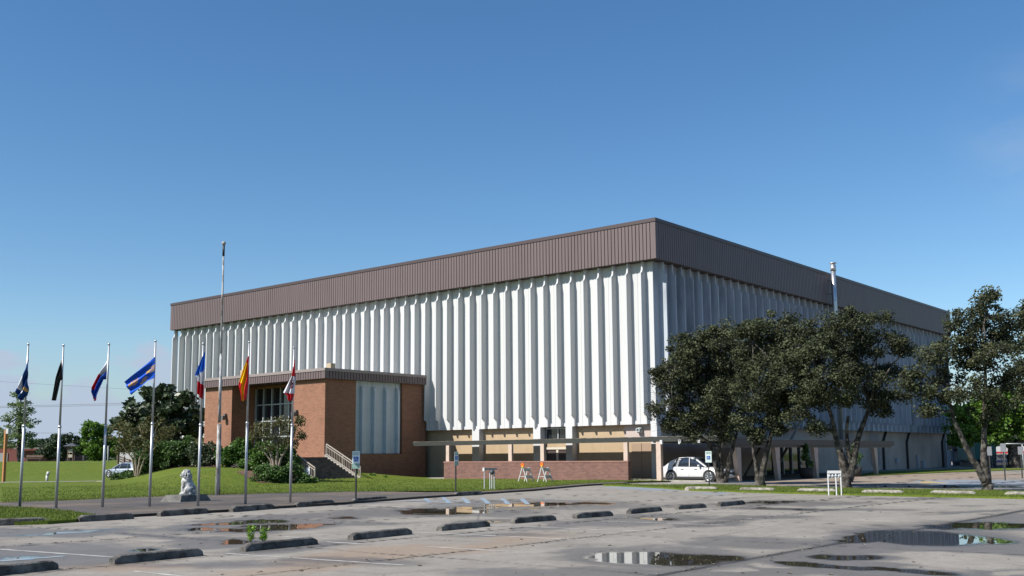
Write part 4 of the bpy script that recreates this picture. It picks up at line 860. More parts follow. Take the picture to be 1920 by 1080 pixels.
# ================================================================== FLAGPOLES AND FLAGS
poles = [((37, 952), (53.5, 649), 'leftmost short flagpole, flying the dark blue flag with a white swoosh'), ((105, 953), (119, 651), 'short flagpole flying the black flag'), ((192, 951), (204, 649), 'short flagpole flying the twisted red, white and blue flag'),
         ((280, 950), (292, 643), 'short flagpole flying the blue flag with gold lilies'), ((371, 949), (382, 648), 'short flagpole beside the stone lion, flying the blue, white and red flag'), ((460, 945), (467, 645), 'short flagpole flying the red and yellow flag'),
         ((544, 942), (553, 655), 'rightmost short flagpole, flying the red and white flag')]
def pole_top(b, tp):
    P = G(*b, .09); lo, hi = 0., 30.
    for _ in range(50):
        m = (lo + hi) / 2; yy = project(np.array(P[0]), np.array(P[1]), np.array(m))[1]
        if yy > tp[1]: lo = m
        else: hi = m
    return P, lo
for i, (b, tp, lb) in enumerate(poles):
    P, h = pole_top(b, tp); dep = depth(P); T = at(tp[0], tp[1], dep)   # pole leans by the few pixels the photograph shows
    T = np.array([P[0] + (T[0] - P[0]) * .6, P[1] + (T[1] - P[1]) * .6, h])
    e = empty('flagpole', P, lb, 'flagpole', 'row of seven short flagpoles')
    mb = MB(); mid = P + (T - P) * .5; mb.tube([P, mid], [.052, .047], 12); mb.build('lower_shaft', M_poles, e)
    mb = MB(); mb.tube([mid, T], [.039, .028], 12); mb.build('upper_shaft', M_poles, e)
    MB().tube([mid - (0, 0, .04), mid + np.array([0, 0, .04])], .058, 12).build('collar', M_alu, e)
    MB().tube([T, T + np.array([0, 0, .07])], [.05, .02], 8).build('cap', M_alu, e)
P, h = pole_top((408, 928), (419, 462)); T = np.array([P[0] - .12, P[1] - .12, h])
e = empty('flagpole', P, 'very tall bare old flagpole with peeling paint and a ball on top', 'flagpole')
K = [P + (T - P) * t for t in (0, .28, .285, .55, .56, 1)]
MB().tube([K[0], K[1]], [.115, .10], 12).build('lower_shaft', M_oldpole, e); MB().tube([K[2], K[3]], [.072, .066], 12).build('middle_shaft', M_oldpole, e); MB().tube([K[4], K[5]], [.052, .038], 12).build('upper_shaft', M_oldpole, e)
MB().ball(T + np.array([0, 0, .12]), .10, n=8).build('ball', mat('dull_ball', (.3, .29, .27), .5), e); MB().tube([T - np.array([0, 0, .5]), T + np.array([0, 0, .05])], .055, 8).build('truck', M_black, e)

def fleur(u, v, cx, cy, s):
    x, y = (u - cx) / s, (v - cy) / s
    return (abs(x) < .22 * (1 - abs(y + .2)) and -1.1 < y < .8) or ((abs(abs(x) - .5 - .15 * (y + .6)) < .17) and -.75 < y < .15) or (abs(y - .28) < .12 and abs(x) < .55) or (abs(y - .62) < .2 and abs(abs(x) - .2) < .14)
def cloth(name, label, pole_i, cols, paint, mats, ripple=.10, nu=84, nv=56, waves=2.0, cat='flag'):
    """cols: list of (u, (px,py) at v=0, (px,py) at v=1); cloth hangs at the pole's distance with folds in depth"""
    P = G(*poles[pole_i][0], .09); dep = depth(P) ; us = [c[0] for c in cols]
    A = np.array([c[1] for c in cols], float); B = np.array([c[2] for c in cols], float); V = []; mi = []
    for i in range(nu + 1):
        u = i / nu; a = np.array([np.interp(u, us, A[:, 0]), np.interp(u, us, A[:, 1])]); b = np.array([np.interp(u, us, B[:, 0]), np.interp(u, us, B[:, 1])])
        for j in range(nv + 1):
            v = j / nv; p = a + (b - a) * v
            q = at(p[0], p[1], dep) ; fold = math.sin(v * waves * 2 * math.pi + u * 3.0 + pole_i) * ripple * min(1, u * 3 + .1) + math.sin(v * 11 + u * 7) * ripple * .18
            V.append(q + np.array([FW[0], FW[1], 0]) * fold)
    n1 = nv + 1; Fc = [(i * n1 + j, i * n1 + j + 1, (i + 1) * n1 + j + 1, (i + 1) * n1 + j) for i in range(nu) for j in range(nv)]
    mi = [paint((i + .5) / nu, (j + .5) / nv) for i in range(nu) for j in range(nv)]
    o = fast(name, V, np.array(Fc), mats, mi=mi, smooth=True); sd = o.modifiers.new('thickness', 'SOLIDIFY'); sd.thickness = .004
    return setp(o, label, cat, 'flags on the seven short flagpoles')
def fm(n, c): return mat(n, c, .75, spec=.2)
FN, FB, FBR, FWt, FR, FG, FY_, FK, FO = fm('flag_navy', (.012, .05, .19)), fm('flag_blue', (.012, .085, .48)), fm('flag_bright_blue', (.03, .16, .62)), fm('flag_white', (.62, .62, .64)), fm('flag_red', (.52, .016, .024)), fm('flag_gold', (.50, .30, .07)), fm('flag_yellow', (.75, .48, .01)), fm('flag_black', (.018, .020, .018)), fm('flag_maroon', (.22, .01, .03))
cloth('flag', 'dark blue flag with a white swoosh, leftmost', 0, [(0, (53.2, 670), (52, 715)), (.5, (42, 699), (51.4, 732)), (.8, (33, 721), (50.5, 740)), (1, (29, 733), (38.5, 753))],
      lambda u, v: 1 if (abs(v - .12 - (u - .5) * .5) < .13 and .42 < u < .78) or (.80 < u < .87 and .15 < v < .70) else (2 if (u - .62) ** 2 * 2 + (v - .75) ** 2 < .03 and u + v > 1.3 else 0), [FN, FWt, FG])
cloth('flag', 'black flag hanging limp on the second short flagpole', 1, [(0, (116.6, 668), (116, 690)), (.35, (111.5, 688), (115, 711)), (.6, (106, 709), (111, 714)), (1, (98.5, 751), (104, 751))], lambda u, v: 1 if .38 < u < .45 and v < .18 else 0, [FK, FWt])
cloth('flag', 'twisted flag of white, red and blue on the third short flagpole', 2, [(0, (200.8, 674), (199.6, 707)), (.25, (194, 687), (198.5, 711)), (.45, (187, 700), (193, 712)), (.8, (174, 727), (187, 728)), (.9, (173, 735), (181, 742)), (1, (176, 744), (178.5, 753))],
      lambda u, v: (0 if u < .45 and v < .55 else 1 if (v < .52 and u < .83) or (u < .3 and v > .85) or u > .95 else 2) if not ((u - .76) ** 2 + (v - .3) ** 2 < .003 or (u - .72) ** 2 + (v - .8) ** 2 < .003) else 3, [FWt, FR, FB, FG])
cloth('flag', 'blue flag with three gold lilies streaming to the left', 3, [(0, (290.5, 668.5), (290, 708.5)), (.25, (276, 682), (277, 714)), (.5, (262, 694), (266, 725)), (1, (233, 716), (246.5, 740.5))],
      lambda u, v: 1 if fleur(1 - v, u, .50, .13, .20) or fleur(1 - v, u, .22, .42, .18) or fleur(1 - v, u, .56, .76, .22) else 0, [FB, FG], ripple=.05)
cloth('flag', 'blue, white and red flag drooping on the pole beside the stone lion', 4, [(0, (384.8, 658), (384, 660)), (.34, (384.8, 690), (366, 704)), (.40, (384, 700), (371, 708)), (.64, (382.5, 722), (371, 713)), (1, (378.5, 749), (369.5, 736))], lambda u, v: 0 if u < .36 else 1 if u < .66 else 2, [FBR, FWt, FR])
cloth('flag', 'red and yellow flag drooping on the sixth short flagpole', 5, [(0, (466, 667), (466.6, 670)), (.4, (454, 697), (466, 712)), (.7, (446, 722), (463, 732)), (.85, (450, 738), (461.5, 742)), (1, (453, 753), (459.5, 749))], lambda u, v: 0 if v > .74 or u < .14 or (v < .42 - .2 * (u - .5) and u > .62) else 1, [FR, FY_])
def lion7(u, v): return 2 if ((u - .52) / .14) ** 2 + ((v - .72) / .16) ** 2 < 1 and math.sin(u * 60) * math.sin(v * 22) > -.45 else (0 if u < .28 or u > .78 else 1)
cloth('flag', 'red and white flag with a maroon beast drooping on the rightmost short pole', 6, [(0, (552.6, 674), (553.4, 676)), (.28, (546, 704), (553.2, 706)), (.78, (530.5, 736), (551, 738)), (.86, (538.5, 742), (550, 742)), (1, (540, 752), (547, 751))], lion7, [FR, FWt, FO])

# ================================================================== WHEEL STOPS
def wheel_stop(a, b, label, group, m, h=.15, w=.26, z=0.):
    A = G(a[0], a[1], z)[:2]; B = G(b[0], b[1], z)[:2]; d = B - A; L_ = float(np.hypot(*d)); ang = math.atan2(d[1], d[0]); n = np.array([-d[1], d[0]]) / L_
    c = (A + B) / 2 + n * w * .5
    e = bpy.data.objects.new('wheel_stop', None)
    bm = bmesh.new(); segs = 14; V = []
    prof = [(-w / 2, 0), (-w / 2 + .004, .04), (-w / 2 + .02, h * .86), (-w / 2 + .055, h), (w / 2 - .055, h), (w / 2 - .02, h * .86), (w / 2 - .004, .04), (w / 2, 0)]
    rows = []
    for i in range(segs + 1):
        x = -L_ / 2 + L_ * i / segs; tp = min(1, .62 + abs(min(x + L_ / 2, L_ / 2 - x)) / .13 * .38)
        rows.append([bm.verts.new((x, y * (.93 if i in (0, segs) else 1) + random.uniform(-.004, .004), zz * (tp if zz > .06 else 1) + (random.uniform(-.005, .004) if zz > .06 else 0))) for y, zz in prof])
    for i in range(segs):
        for k in range(len(prof) - 1): bm.faces.new((rows[i][k], rows[i][k + 1], rows[i + 1][k + 1], rows[i + 1][k]))
    bm.faces.new(rows[0][::-1]); bm.faces.new(rows[-1]); bmesh.ops.recalc_face_normals(bm, faces=bm.faces)
    me = bpy.data.meshes.new('wheel_stop'); bm.to_mesh(me); bm.free(); bpy.data.objects.remove(e)
    o = mesh_obj('wheel_stop', me, m); o.location = (c[0], c[1], z + .002); o.rotation_euler = (0, 0, ang); b_ = o.modifiers.new('bevel', 'BEVEL'); b_.width = .008; b_.segments = 2
    return setp(o, label, 'wheel stop', group)
near = [((-60, 1086), (111, 1067.5)), ((215.6, 1058.8), (382, 1042)), ((461.5, 1034.8), (597, 1020.6)), ((663, 1013.3), (774, 1001.9)), ((829, 995.8), (920, 987)), ((966.5, 981.9), (1044, 975.6)), ((1083, 972.5), (1150.4, 967.3)), ((1184, 964), (1242.5, 958.3)), ((1273.3, 955.6), (1325.4, 952)), ((1351.5, 950), (1398, 945.6))]
lab = ['nearest wheel stop, cut by the left edge of the view', 'large near wheel stop left of the green weed', 'wheel stop in the near row with a green weed behind it', 'wheel stop in the near row, next right of the weed', 'wheel stop in the near row below the first blue hatching', 'wheel stop in the near row, sixth from the left', 'wheel stop in the near row, seventh from the left', 'wheel stop in the near row, third from its far end', 'wheel stop in the near row, second from its far end', 'smallest wheel stop at the far end of the near row']
for (a, b), l in zip(near, lab): wheel_stop(a, b, l, 'wheel stops in the near row', M_stop, h=.155, w=.20)
rowb = [((-120, 990.5), (92, 982.5)), ((149.6, 979), (252, 973)), ((302, 968.8), (392, 962.5)), ((438, 960.6), (516, 954)), ((557.7, 951.7), (628.8, 946.3)), ((665, 943.8), (727.7, 938.3)), ((855.8, 930.6), (905.8, 927.7))]
lab = ['wheel stop in front of the grass island at the left edge', 'wheel stop at the tip of the grass island', 'wheel stop in front of the stone lion', 'wheel stop below the red and yellow flag', 'wheel stop just left of the first accessible parking sign', 'wheel stop at the foot of the first accessible parking sign', 'wheel stop at the foot of the second accessible parking sign']
for (a, b), l in zip(rowb, lab): wheel_stop(a, b, l, 'wheel stops along the flag plaza', M_stop, h=.19, w=.22)
rowc = [((1344, 920.4), (1283.8, 919.8)), ((1450.4, 923), (1385.4, 921.9)), ((1565.8, 925), (1494, 924)), ((1693, 928.3), (1615, 927)), ((1828, 930.2), (1744, 928.5)), ((1965, 932.6), (1883.5, 931))]
lab = ['pale wheel stop in front of the three trunked tree', 'pale wheel stop in front of the forked lichened tree', 'pale wheel stop in front of the white meter rack', 'pale wheel stop in the gap between the broad tree and the right fork tree', 'pale wheel stop left of the low forking tree trunk', 'pale wheel stop at the right edge of the view']
for (a, b), l in zip(rowc, lab):
    A = G(*a)[:2]; o = wheel_stop(b, a, l, 'pale wheel stops along the grass strip', M_stopl, h=.20, w=.24)

# ================================================================== CARS
def car(name, loc, rz, label, paint, L=4.9, Wd=1.86, H=1.55, wb=2.8, wr=.35, hatch=.0, cat='car', nose=.95, tail=.55):
    root = empty(name, loc, label, cat, 'parked cars', rz); hl, hw = L / 2, Wd / 2; zb = .24; belt = H * .60
    def loft(st, nm, m, flat_=False):
        mb = MB(); n = len(st[0][1]); V = []
        for x, ring in st: V += [(x, y, z) for y, z in ring]
        mb.add(V, [(i * n + k, i * n + (k + 1) % n, (i + 1) * n + (k + 1) % n, (i + 1) * n + k) for i in range(len(st) - 1) for k in range(n)], 0, True)
        b = len(mb.v) - len(V); mb.f += [[b + k for k in range(n)], [b + (len(st) - 1) * n + k for k in range(n)][::-1]]; mb.m += [0, 0]; mb.sm += [False, False]
        o = mb.build(nm, m, root, world=False); return o
    def ring(w, zt, z0=zb, crown=.04):
        h_ = [(w * .93, z0), (w * .99, z0 + .14), (w, z0 + (zt - z0) * .45), (w * .985, z0 + (zt - z0) * .8), (w * .93, zt), (w * .5, zt + crown), (0, zt + crown * 1.3)]
        return h_ + [(-y, z) for y, z in h_[::-1][1:]] 
    top = lambda x: np.interp(x, [-hl, -hl + .10, -hl + .5, -hl + 1.2, hl - 1.75, hl - 1.0, hl - .35, hl - .08, hl], [belt * .90, belt * .98, belt * 1.02, belt, belt * .985, belt * .93, belt * .80, belt * .66, belt * .5])
    wid = lambda x: hw * np.interp(x, [-hl, -hl + .15, -hl + .6, hl - 1.0, hl - .35, hl - .08, hl], [.80, .92, 1, 1, .94, .84, .66])
    xs = sorted(set([-hl, -hl + .05, -hl + .12, -hl + .3] + list(np.linspace(-hl + .5, hl - .5, 15)) + [hl - .35, hl - .2, hl - .08, hl - .02, hl]))
    body = loft([(x, ring(wid(x), top(x), zb + (.16 if x in (-hl, hl) else .0))) for x in xs], 'body', paint)
    # greenhouse
    g = [(-hl + tail, belt * .98), (-hl + tail + .45, belt + (H - belt) * .62), (-hl + tail + .95, H - .05), (-hl + 2.0, H), (hl - 2.45, H - .015), (hl - 2.0, H - .12), (hl - 1.25, belt * .99)]
    if hatch: g[0] = (-hl + .22, belt * .98); g[1] = (-hl + .40, belt + (H - belt) * .62); g[2] = (-hl + .75, H - .06)
    def gring(zt, k=1.):
        b0 = hw * .90; t0 = hw * (.90 - .20 * (zt - belt) / (H - belt)); h_ = [(b0, belt * .96), (t0 + .02, max(zt - .07, belt * .965)), (t0 - .07, zt), (0, zt + .025)]
        return h_ + [(-y, z) for y, z in h_[::-1][1:]]
    loft([(x, gring(z)) for x, z in g], 'window_glass', M_carglass)
    mb = MB()      # roof skin and pillars, a little proud of the glass
    P2 = [(x, z) for x, z in g[1:-1]]; V = []; n = 5
    for x, z in P2[(0 if hatch else 0):]:
        t0 = hw * (.90 - .20 * (z - belt) / (H - belt)); V += [(x, t0 + .012, z - .09), (x, t0 - .05, z + .006), (x, 0, z + .036), (x, -t0 + .05, z + .006), (x, -t0 - .012, z - .09)]
    mb.add(V, [(i * n + k, i * n + k + 1, (i + 1) * n + k + 1, (i + 1) * n + k) for i in range(len(P2) - 1) for k in range(n - 1)], 0, True)
    for sgn in (-1, 1):
        def gp(x, z): t0 = hw * (.90 - .20 * (z - belt) / (H - belt)); return (x, sgn * (t0 + .015), z)
        mb.bar(gp(g[-1][0] - .02, belt), gp(g[-2][0] - .02, g[-2][1] - .07), .07, .09); mb.bar(gp(g[-2][0] - .02, g[-2][1] - .07), gp(g[-3][0], g[-3][1] - .06), .05, .08)
        mb.bar(gp(-.05, belt), gp(-.12, H - .06), .05, .12); mb.bar(gp(-hl + (1.25 if hatch else 1.45), belt), gp(-hl + (1.15 if hatch else 1.6), H - .07), .05, .12)
        mb.add([gp(-hl + (.22 if hatch else tail - .1), belt * .97), gp(-hl + (.7 if hatch else tail + .55), belt), gp(-hl + (.95 if hatch else tail + .9), H - .10), gp(g[1][0], g[1][1])], [(0, 1, 2, 3)])
    o = mb.build('roof', paint, root, world=False); o.modifiers.new('thickness', 'SOLIDIFY').thickness = .02
    # sills, arches, bumpers
    mb = MB(); mb.box(-wb / 2 + .42, wb / 2 - .42, hw * .93, hw + .004, zb - .03, zb + .10); mb.box(-wb / 2 + .42, wb / 2 - .42, -hw - .004, -hw * .93, zb - .03, zb + .10); mb.box(-hl + .3, hl - .3, -hw * .85, hw * .85, zb - .05, zb + .03); mb.build('sill', M_trim, root, world=False)
    for sx in (-wb / 2, wb / 2):
        for sy in (-1, 1):
            mb = MB(); mb.tube([(sx, sy * (hw * .80), wr), (sx, sy * (hw + .006), wr)], wr + .065, 24, smooth=False); mb.build('wheel_arch', M_trim, root, world=False)
            mb = MB(); mb.tube([(sx, sy * (hw - .2), wr), (sx, sy * (hw + .006), wr), (sx, sy * (hw + .02), wr)], [wr, wr, wr - .03], 24); t_ = mb.build('wheel', M_tyre, root, world=False)
            mb = MB(); yo = sy * (hw + .022)
            mb.tube([(sx, yo, wr), (sx, yo + sy * .004, wr)], wr * .24, 14)
            for k in range(7):
                a = 2 * math.pi * k / 7; mb.bar((sx + math.cos(a) * .04, yo, wr + math.sin(a) * .04), (sx + math.cos(a) * wr * .66, yo, wr + math.sin(a) * wr * .66), .055, .015, up=(0, 1, 0))
            rr_ = [(sx + math.cos(2 * math.pi * k / 24) * wr * .67, yo, wr + math.sin(2 * math.pi * k / 24) * wr * .67) for k in range(25)]; mb.tube(rr_, .022, 6, cap=False)
            mb.build('rim', M_rim, t_, world=False)
    for sy in (-1, 1):
        MB().ball((hl - .22, sy * hw * .70, belt * .74), .17, sc=(1.0, .95, .5)).build('headlight', M_lamp, root, world=False)
        MB().ball((-hl + .13, sy * hw * .80, belt * .86), .16, sc=(.6, .8, .75)).build('taillight', M_red, root, world=False)
        mb = MB(); mb.ball((hl - 1.72, sy * (hw + .10), belt + .06), .11, sc=(.7, 1, .75)); mb.bar((hl - 1.72, sy * hw * .88, belt), (hl - 1.72, sy * (hw + .05), belt + .03), .04); mb.build('mirror', paint, root, world=False)
        for hx in (-.55, .45): MB().box(hx - .12, hx + .10, sy * (hw + .002), sy * (hw + .03), belt - .16, belt - .125).build('door_handle', M_chrome, root, world=False)
        mb = MB()
        for dx in (-.98, -.06, 1.02): mb.box(dx - .004, dx + .004, sy * (hw * .975), sy * (hw + .001), zb + .12, belt - .05)
        mb.build('door_gap', M_trim, root, world=False)
    MB().box(hl - .03, hl + .005, -.45, .45, belt * .46, belt * .64).build('grille', M_trim, root, world=False)
    MB().box(hl + .006, hl + .012, -.2, .2, .38, .50).build('number_plate', M_signw, root, world=False); MB().box(-hl - .012, -hl - .006, -.2, .2, .55, .68).build('number_plate', M_signw, root, world=False)
    return root
cw_ = G(1258, 902); c2 = G(1330, 903.5)
car('parked_car', (59.05 + .93, (onX(1258, 902, 59.05)[1] + onX(1330, 903, 59.05)[1]) / 2, 0), R(-90), 'white fastback crossover parked under the canopy behind the three trunked tree', M_carw, H=1.62, wr=.37)
sv = at(222, 895, 112)
car('parked_car', (sv[0] + 1.2, sv[1] + .8, -.16), math.atan2(FW[1], FW[0]) + R(68), 'silver estate car parked beyond the grass mound at the far left', M_carg, L=4.6, H=1.55, hatch=1, tail=.3, wr=.36)

# ================================================================== SIGNS
def wheelchair(M, s, m, par):
    mb = MB()
    def q(x, y): v = M @ Vector((x * s, y * s, .004)); return v
    r = [q(-.05 + .27 * math.cos(a), -.16 + .27 * math.sin(a)) for a in [math.pi * (.55 + 1.25 * k / 14) for k in range(15)]]
    mb.tube(r, .035 * s, 5); mb.tube([q(-.08, .22), q(-.04, -.05), q(.22, -.06), q(.34, -.34), q(.44, -.30)], .04 * s, 5); mb.tube([q(-.06, .08), q(.18, .07)], .035 * s, 5); mb.ball(q(-.09, .36), .075 * s, n=5)
    return mb.build('wheelchair_symbol', m, par)
def ada_sign(base, top_px, label, pw=.30, ph=.68, lean=0., green=True, zb=0.):
    P = G(base[0], base[1], zb); _, h = (None, None); lo, hi = 0, 5.
    for _ in range(40):
        m_ = (lo + hi) / 2
        if project(np.array(P[0]), np.array(P[1]), np.array(m_))[1] > top_px: lo = m_
        else: hi = m_
    h = lo; e = empty('parking_sign', P, label, 'parking sign', 'accessible parking signs'); nrm = Vector((-FW[0], -FW[1], 0)).normalized(); nrm.rotate(Matrix.Rotation(R(lean), 3, 'Z'))
    T = np.array([P[0], P[1], h - .02]); MB().bar(P - np.array([0, 0, .1]), T, .055, .045).build('post', M_black, e)
    c = Vector((P[0], P[1], h - ph / 2)) + nrm * .05; M = face_frame(c, nrm)
    def plate(nm, x0, x1, y0, y1, z, m):
        mb = MB(); vs = [M @ Vector(v) for v in ((x0, y0, z), (x1, y0, z), (x1, y1, z), (x0, y1, z), (x0, y0, z - .006), (x1, y0, z - .006), (x1, y1, z - .006), (x0, y1, z - .006))]
        mb.add(vs, [(0, 1, 2, 3), (7, 6, 5, 4), (0, 4, 5, 1), (1, 5, 6, 2), (2, 6, 7, 3), (3, 7, 4, 0)]); return mb.build(nm, m, e)
    k = .30 if green else 0.
    plate('sign_plate', -pw / 2, pw / 2, -ph / 2 + k * ph, ph / 2, .0, M_signw)
    if green: plate('lower_plate', -pw / 2, pw / 2, -ph / 2, -ph / 2 + k * ph - .004, .0, M_signg); text_mesh('lettering', 'VAN\nACCESSIBLE', .05, M @ Matrix.Translation((0, -ph / 2 + k * ph / 2, .004)), M_signw, e)
    cy_ = .02 if green else -.06; s = .19
    plate('blue_square', -s / 2, s / 2, cy_ - s / 2 + .01, cy_ + s / 2 + .01, .004, M_signb); wheelchair(M @ Matrix.Translation((0, cy_ + .01, .006)), s, M_signw, e)
    text_mesh('lettering', 'RESERVED\nPARKING', .058, M @ Matrix.Translation((0, ph / 2 - .10, .004)), mat('sign_dark_green', (.05, .22, .15), .5), e)
ada_sign((667, 940.5), 846, 'faded blue and white accessible parking sign left of the steps rail, tallest and nearest', green=True, zb=.06)
ada_sign((854.5, 925.5), 847, 'accessible parking sign on a thin black post before the left end of the screen wall', pw=.27, ph=.64, lean=52, zb=.06)
ada_sign((1330, 914.5), 846, 'leaning pale accessible parking sign in front of the white car', green=False, pw=.33, ph=.60, lean=-8)
for (b, t, l) in (((1858, 904), 838, 'thin dark sign post beside the low forking trunk'), ((1885, 901), 832, 'second thin sign post on the blue painted parking area'), ((1917, 897), 838, 'thin sign post at the right edge of the view')):
    P = G(*b); e = empty('sign_post', P, l, 'sign post', 'bare sign posts in the right parking area'); lo, hi = 0, 6.
    for _ in range(40):
        m_ = (lo + hi) / 2
        if project(np.array(P[0]), np.array(P[1]), np.array(m_))[1] > t: lo = m_
        else: hi = m_
    MB().bar(P, (P[0], P[1], lo), .07, .05).build('post', M_black, e)
    MB().box(P[0] - .03, P[0] + .03, P[1] - .16, P[1] + .16, lo - .5, lo + .02).build('sign_plate', mat('grey_plate', (.16, .17, .18), .5), e)

# meter racks -------------------------------------------------------
P = G(1566, 925.5, .07); u = np.array([.42, -.91]) ; e = empty('meter_rack', P, 'white painted rack of small meters before the broad evergreen trunk', 'meter rack')
def U(s, z, o=0.): return (P[0] + u[0] * s + u[1] * -o, P[1] + u[1] * s + u[0] * o, z)
for s_ in (-.26, .06, .26): MB().bar(U(s_, 0), U(s_, 1.0), .045).build('leg', M_wplast, e)
MB().bar(U(-.285, .98), U(.285, .98), .07, .12).build('top_board', M_wplast, e)
for i in range(4): MB().ball(U(-.20 + i * .13, .82), .06, n=6, sc=(1, 1, 1.1)).build('meter', mat('grey_meter', (.42, .44, .46), .4), e)
MB().bar(U(-.26, .76), U(.26, .76), .025).build('rail', M_wplast, e)
P = G(918, 918, .1); e = empty('meter_rack', P, 'grey electric box on thin posts on the lawn before the screen wall', 'meter rack'); u = np.array([.66, -.75])
for s_ in (-.26, .02, .12, .24): MB().bar((P[0] + u[0] * s_, P[1] + u[1] * s_, 0), (P[0] + u[0] * s_, P[1] + u[1] * s_, 1.0), .04).build('leg', mat('grey_conduit', (.40, .41, .41), .5), e)
mb = MB(); mb.bar((P[0] - u[0] * .2, P[1] - u[1] * .2, 1.13), (P[0] + u[0] * .38, P[1] + u[1] * .38, 1.13), .16, .10); mb.build('box', mat('dark_grey_box', (.06, .075, .085), .5), e)
MB().ball((P[0] + u[0] * .13, P[1] + u[1] * .13, .98), .13, n=8).build('meter', mat('dark_grey_box', (.06, .075, .085), .5), e); MB().box(P[0] - .24, P[0] - .12, P[1] + .14, P[1] + .26, 1.02, 1.2).build('junction_box', M_wplast, e)

# barricades --------------------------------------------------------
def barricade(px, py, label, lampz, wide):
    P = G(px, py, .1); e = empty('barricade', P, label, 'barricade', 'folding road barricades by the screen wall'); u = np.array([.97, .21]); v = np.array([.21, -.97])
    def Q(a, b, z): return (P[0] + u[0] * a + v[0] * b, P[1] + u[1] * a + v[1] * b, z)
    for a in (-.45, .45):
        for b in (-.28, .28):
            # each end is an A seen nearly side on
            MB().bar(Q(a, b * 1.25 * wide, .03), Q(a, b * .12, 1.0), .07, .05).build('leg', M_wplast, e)
        MB().bar(Q(a, -.20 * wide, .42), Q(a, .20 * wide, .42), .03).build('spreader', M_wplast, e)
    for k, z in enumerate((.86, .40)):
        bd = MB().bar(Q(-.5, .07 + (.12 if k else 0), z), Q(.5, .07 + (.12 if k else 0), z), .03, .20).build('board', M_wplast, e)
        mb = MB()
        for j in range(4): a0 = -.42 + j * .24; mb.add([Q(a0, .05 + (.12 if k else 0) - .004, z - .10), Q(a0 + .12, .05 + (.12 if k else 0) - .004, z - .10), Q(a0 + .20, .05 + (.12 if k else 0) - .004, z + .10), Q(a0 + .08, .05 + (.12 if k else 0) - .004, z + .10)], [(0, 1, 2, 3)])
        for o_ in (mb,):
            o2 = o_.build('stripe', M_stripe, bd); o2.modifiers.new('thickness', 'SOLIDIFY').thickness = .006
    l = MB().tube([Q(-.45, 0, lampz), Q(-.45, 0, lampz + .08)], .07, 10).build('lamp_base', mat('yellow_lamp_case', (.75, .60, .05), .5), e)
    mb = MB(); mb.tube([Q(-.50, 0, lampz + .18), Q(-.41, 0, lampz + .18)], .12, 18); mb.build('lamp_lens', M_orange, l)
barricade(986, 902.5, 'white folding barricade with a low orange lamp, left of the pair', 1.0, 1.0)
barricade(1022, 902.5, 'white folding barricade with a raised orange lamp, right of the pair', 1.04, 1.0)

# ================================================================== STONE LION
pb_ = np.array([G(x, y, .09)[:2] for x, y in ((298, 941.5), (338, 941.5), (397, 938.5))])
e = empty('plinth', (pb_[1][0], pb_[1][1], .09), 'low grey concrete plinth with sloping sides on the plaza', 'plinth')
A_, B_, C_ = G(300, 941, .09), G(338, 941.5, .09), G(396, 938.5, .09); D4 = A_ + C_ - B_; cen = (A_ + B_ + C_ + D4) / 4
mb = MB(); low_ = [A_, B_, C_, D4]; top_ = [cen + (p - cen) * .80 + np.array([0, 0, .26]) for p in low_]
mb.add([tuple(p) for p in low_ + top_], [(0, 1, 5, 4), (1, 2, 6, 5), (2, 3, 7, 6), (3, 0, 4, 7), (4, 5, 6, 7)]); mb.build('plinth_block', mat('grey_plinth_concrete', (.15, .14, .125), .9, noise=(4, .4, .65, (.08, .075, .07)), bump=(25, .5)), e)
ztop = .35; lb_ = at(350, 925, depth(cen)); lo_ = np.array([lb_[0], lb_[1], ztop])
side = RT[:2] / np.hypot(*RT[:2]); fwd = -side       # the lion sits facing left in the view, turned a little towards it
tw = R(22); fwd = np.array([fwd[0] * math.cos(tw) - fwd[1] * math.sin(tw), fwd[0] * math.sin(tw) + fwd[1] * math.cos(tw)]); lat = np.array([-fwd[1], fwd[0]])
def LQ(f, l, z): return (lo_[0] + .86 * (fwd[0] * f + lat[0] * l), lo_[1] + .86 * (fwd[1] * f + lat[1] * l), lo_[2] + .86 * z)
mb = MB()
def lb2(f, l, z, r, sc=(1, 1, 1), n=10): mb.ball(LQ(f, l, z), r, n=n, sc=sc)
lb2(-.16, 0, .24, .25, (1, .95, .95)); lb2(-.08, 0, .42, .22, (1, 1, 1.15)); lb2(.02, 0, .60, .21, (1, .95, 1.15))     # haunch, trunk, chest
for s_ in (-1, 1):
    lb2(-.10, s_ * .17, .20, .17, (1.2, .75, 1)); mb.tube([LQ(-.10, s_ * .19, .08), LQ(.14, s_ * .21, .05)], [.07, .055], 10); lb2(.17, s_ * .21, .05, .065)
    mb.tube([LQ(.10, s_ * .10, .62), LQ(.17, s_ * .11, .35), LQ(.18, s_ * .11, .06)], [.10, .075, .06], 10); lb2(.23, s_ * .11, .045, .07, (1.2, 1, .8))
mb.tube([LQ(-.30, 0, .10), LQ(-.42, .08, .05), LQ(-.30, .24, .05), LQ(-.10, .34, .05)], .035, 8)
MBtmp = mb; bodyo = MBtmp.build('lion_statue', M_stone)
rm = bodyo.modifiers.new('remesh', 'REMESH'); rm.mode = 'VOXEL'; rm.voxel_size = .028; rm.use_smooth_shade = True
dg = bpy.context.evaluated_depsgraph_get(); me = bpy.data.meshes.new_from_object(bodyo.evaluated_get(dg)); bpy.data.objects.remove(bodyo)
ls = empty('lion_statue', tuple(lo_), 'white seated stone lion with a shaggy mane beside the fifth flagpole', 'lion statue'); mesh_obj('body', me, M_stone, ls)
mb = MB(); rg = np.random.default_rng(5)
mb.ball(LQ(.08, 0, .93), .17, n=10, sc=(1, .95, 1.05)); mb.ball(LQ(.22, 0, .89), .085, n=8, sc=(1.1, .9, .8)); mb.ball(LQ(.20, 0, .82), .06, n=8)
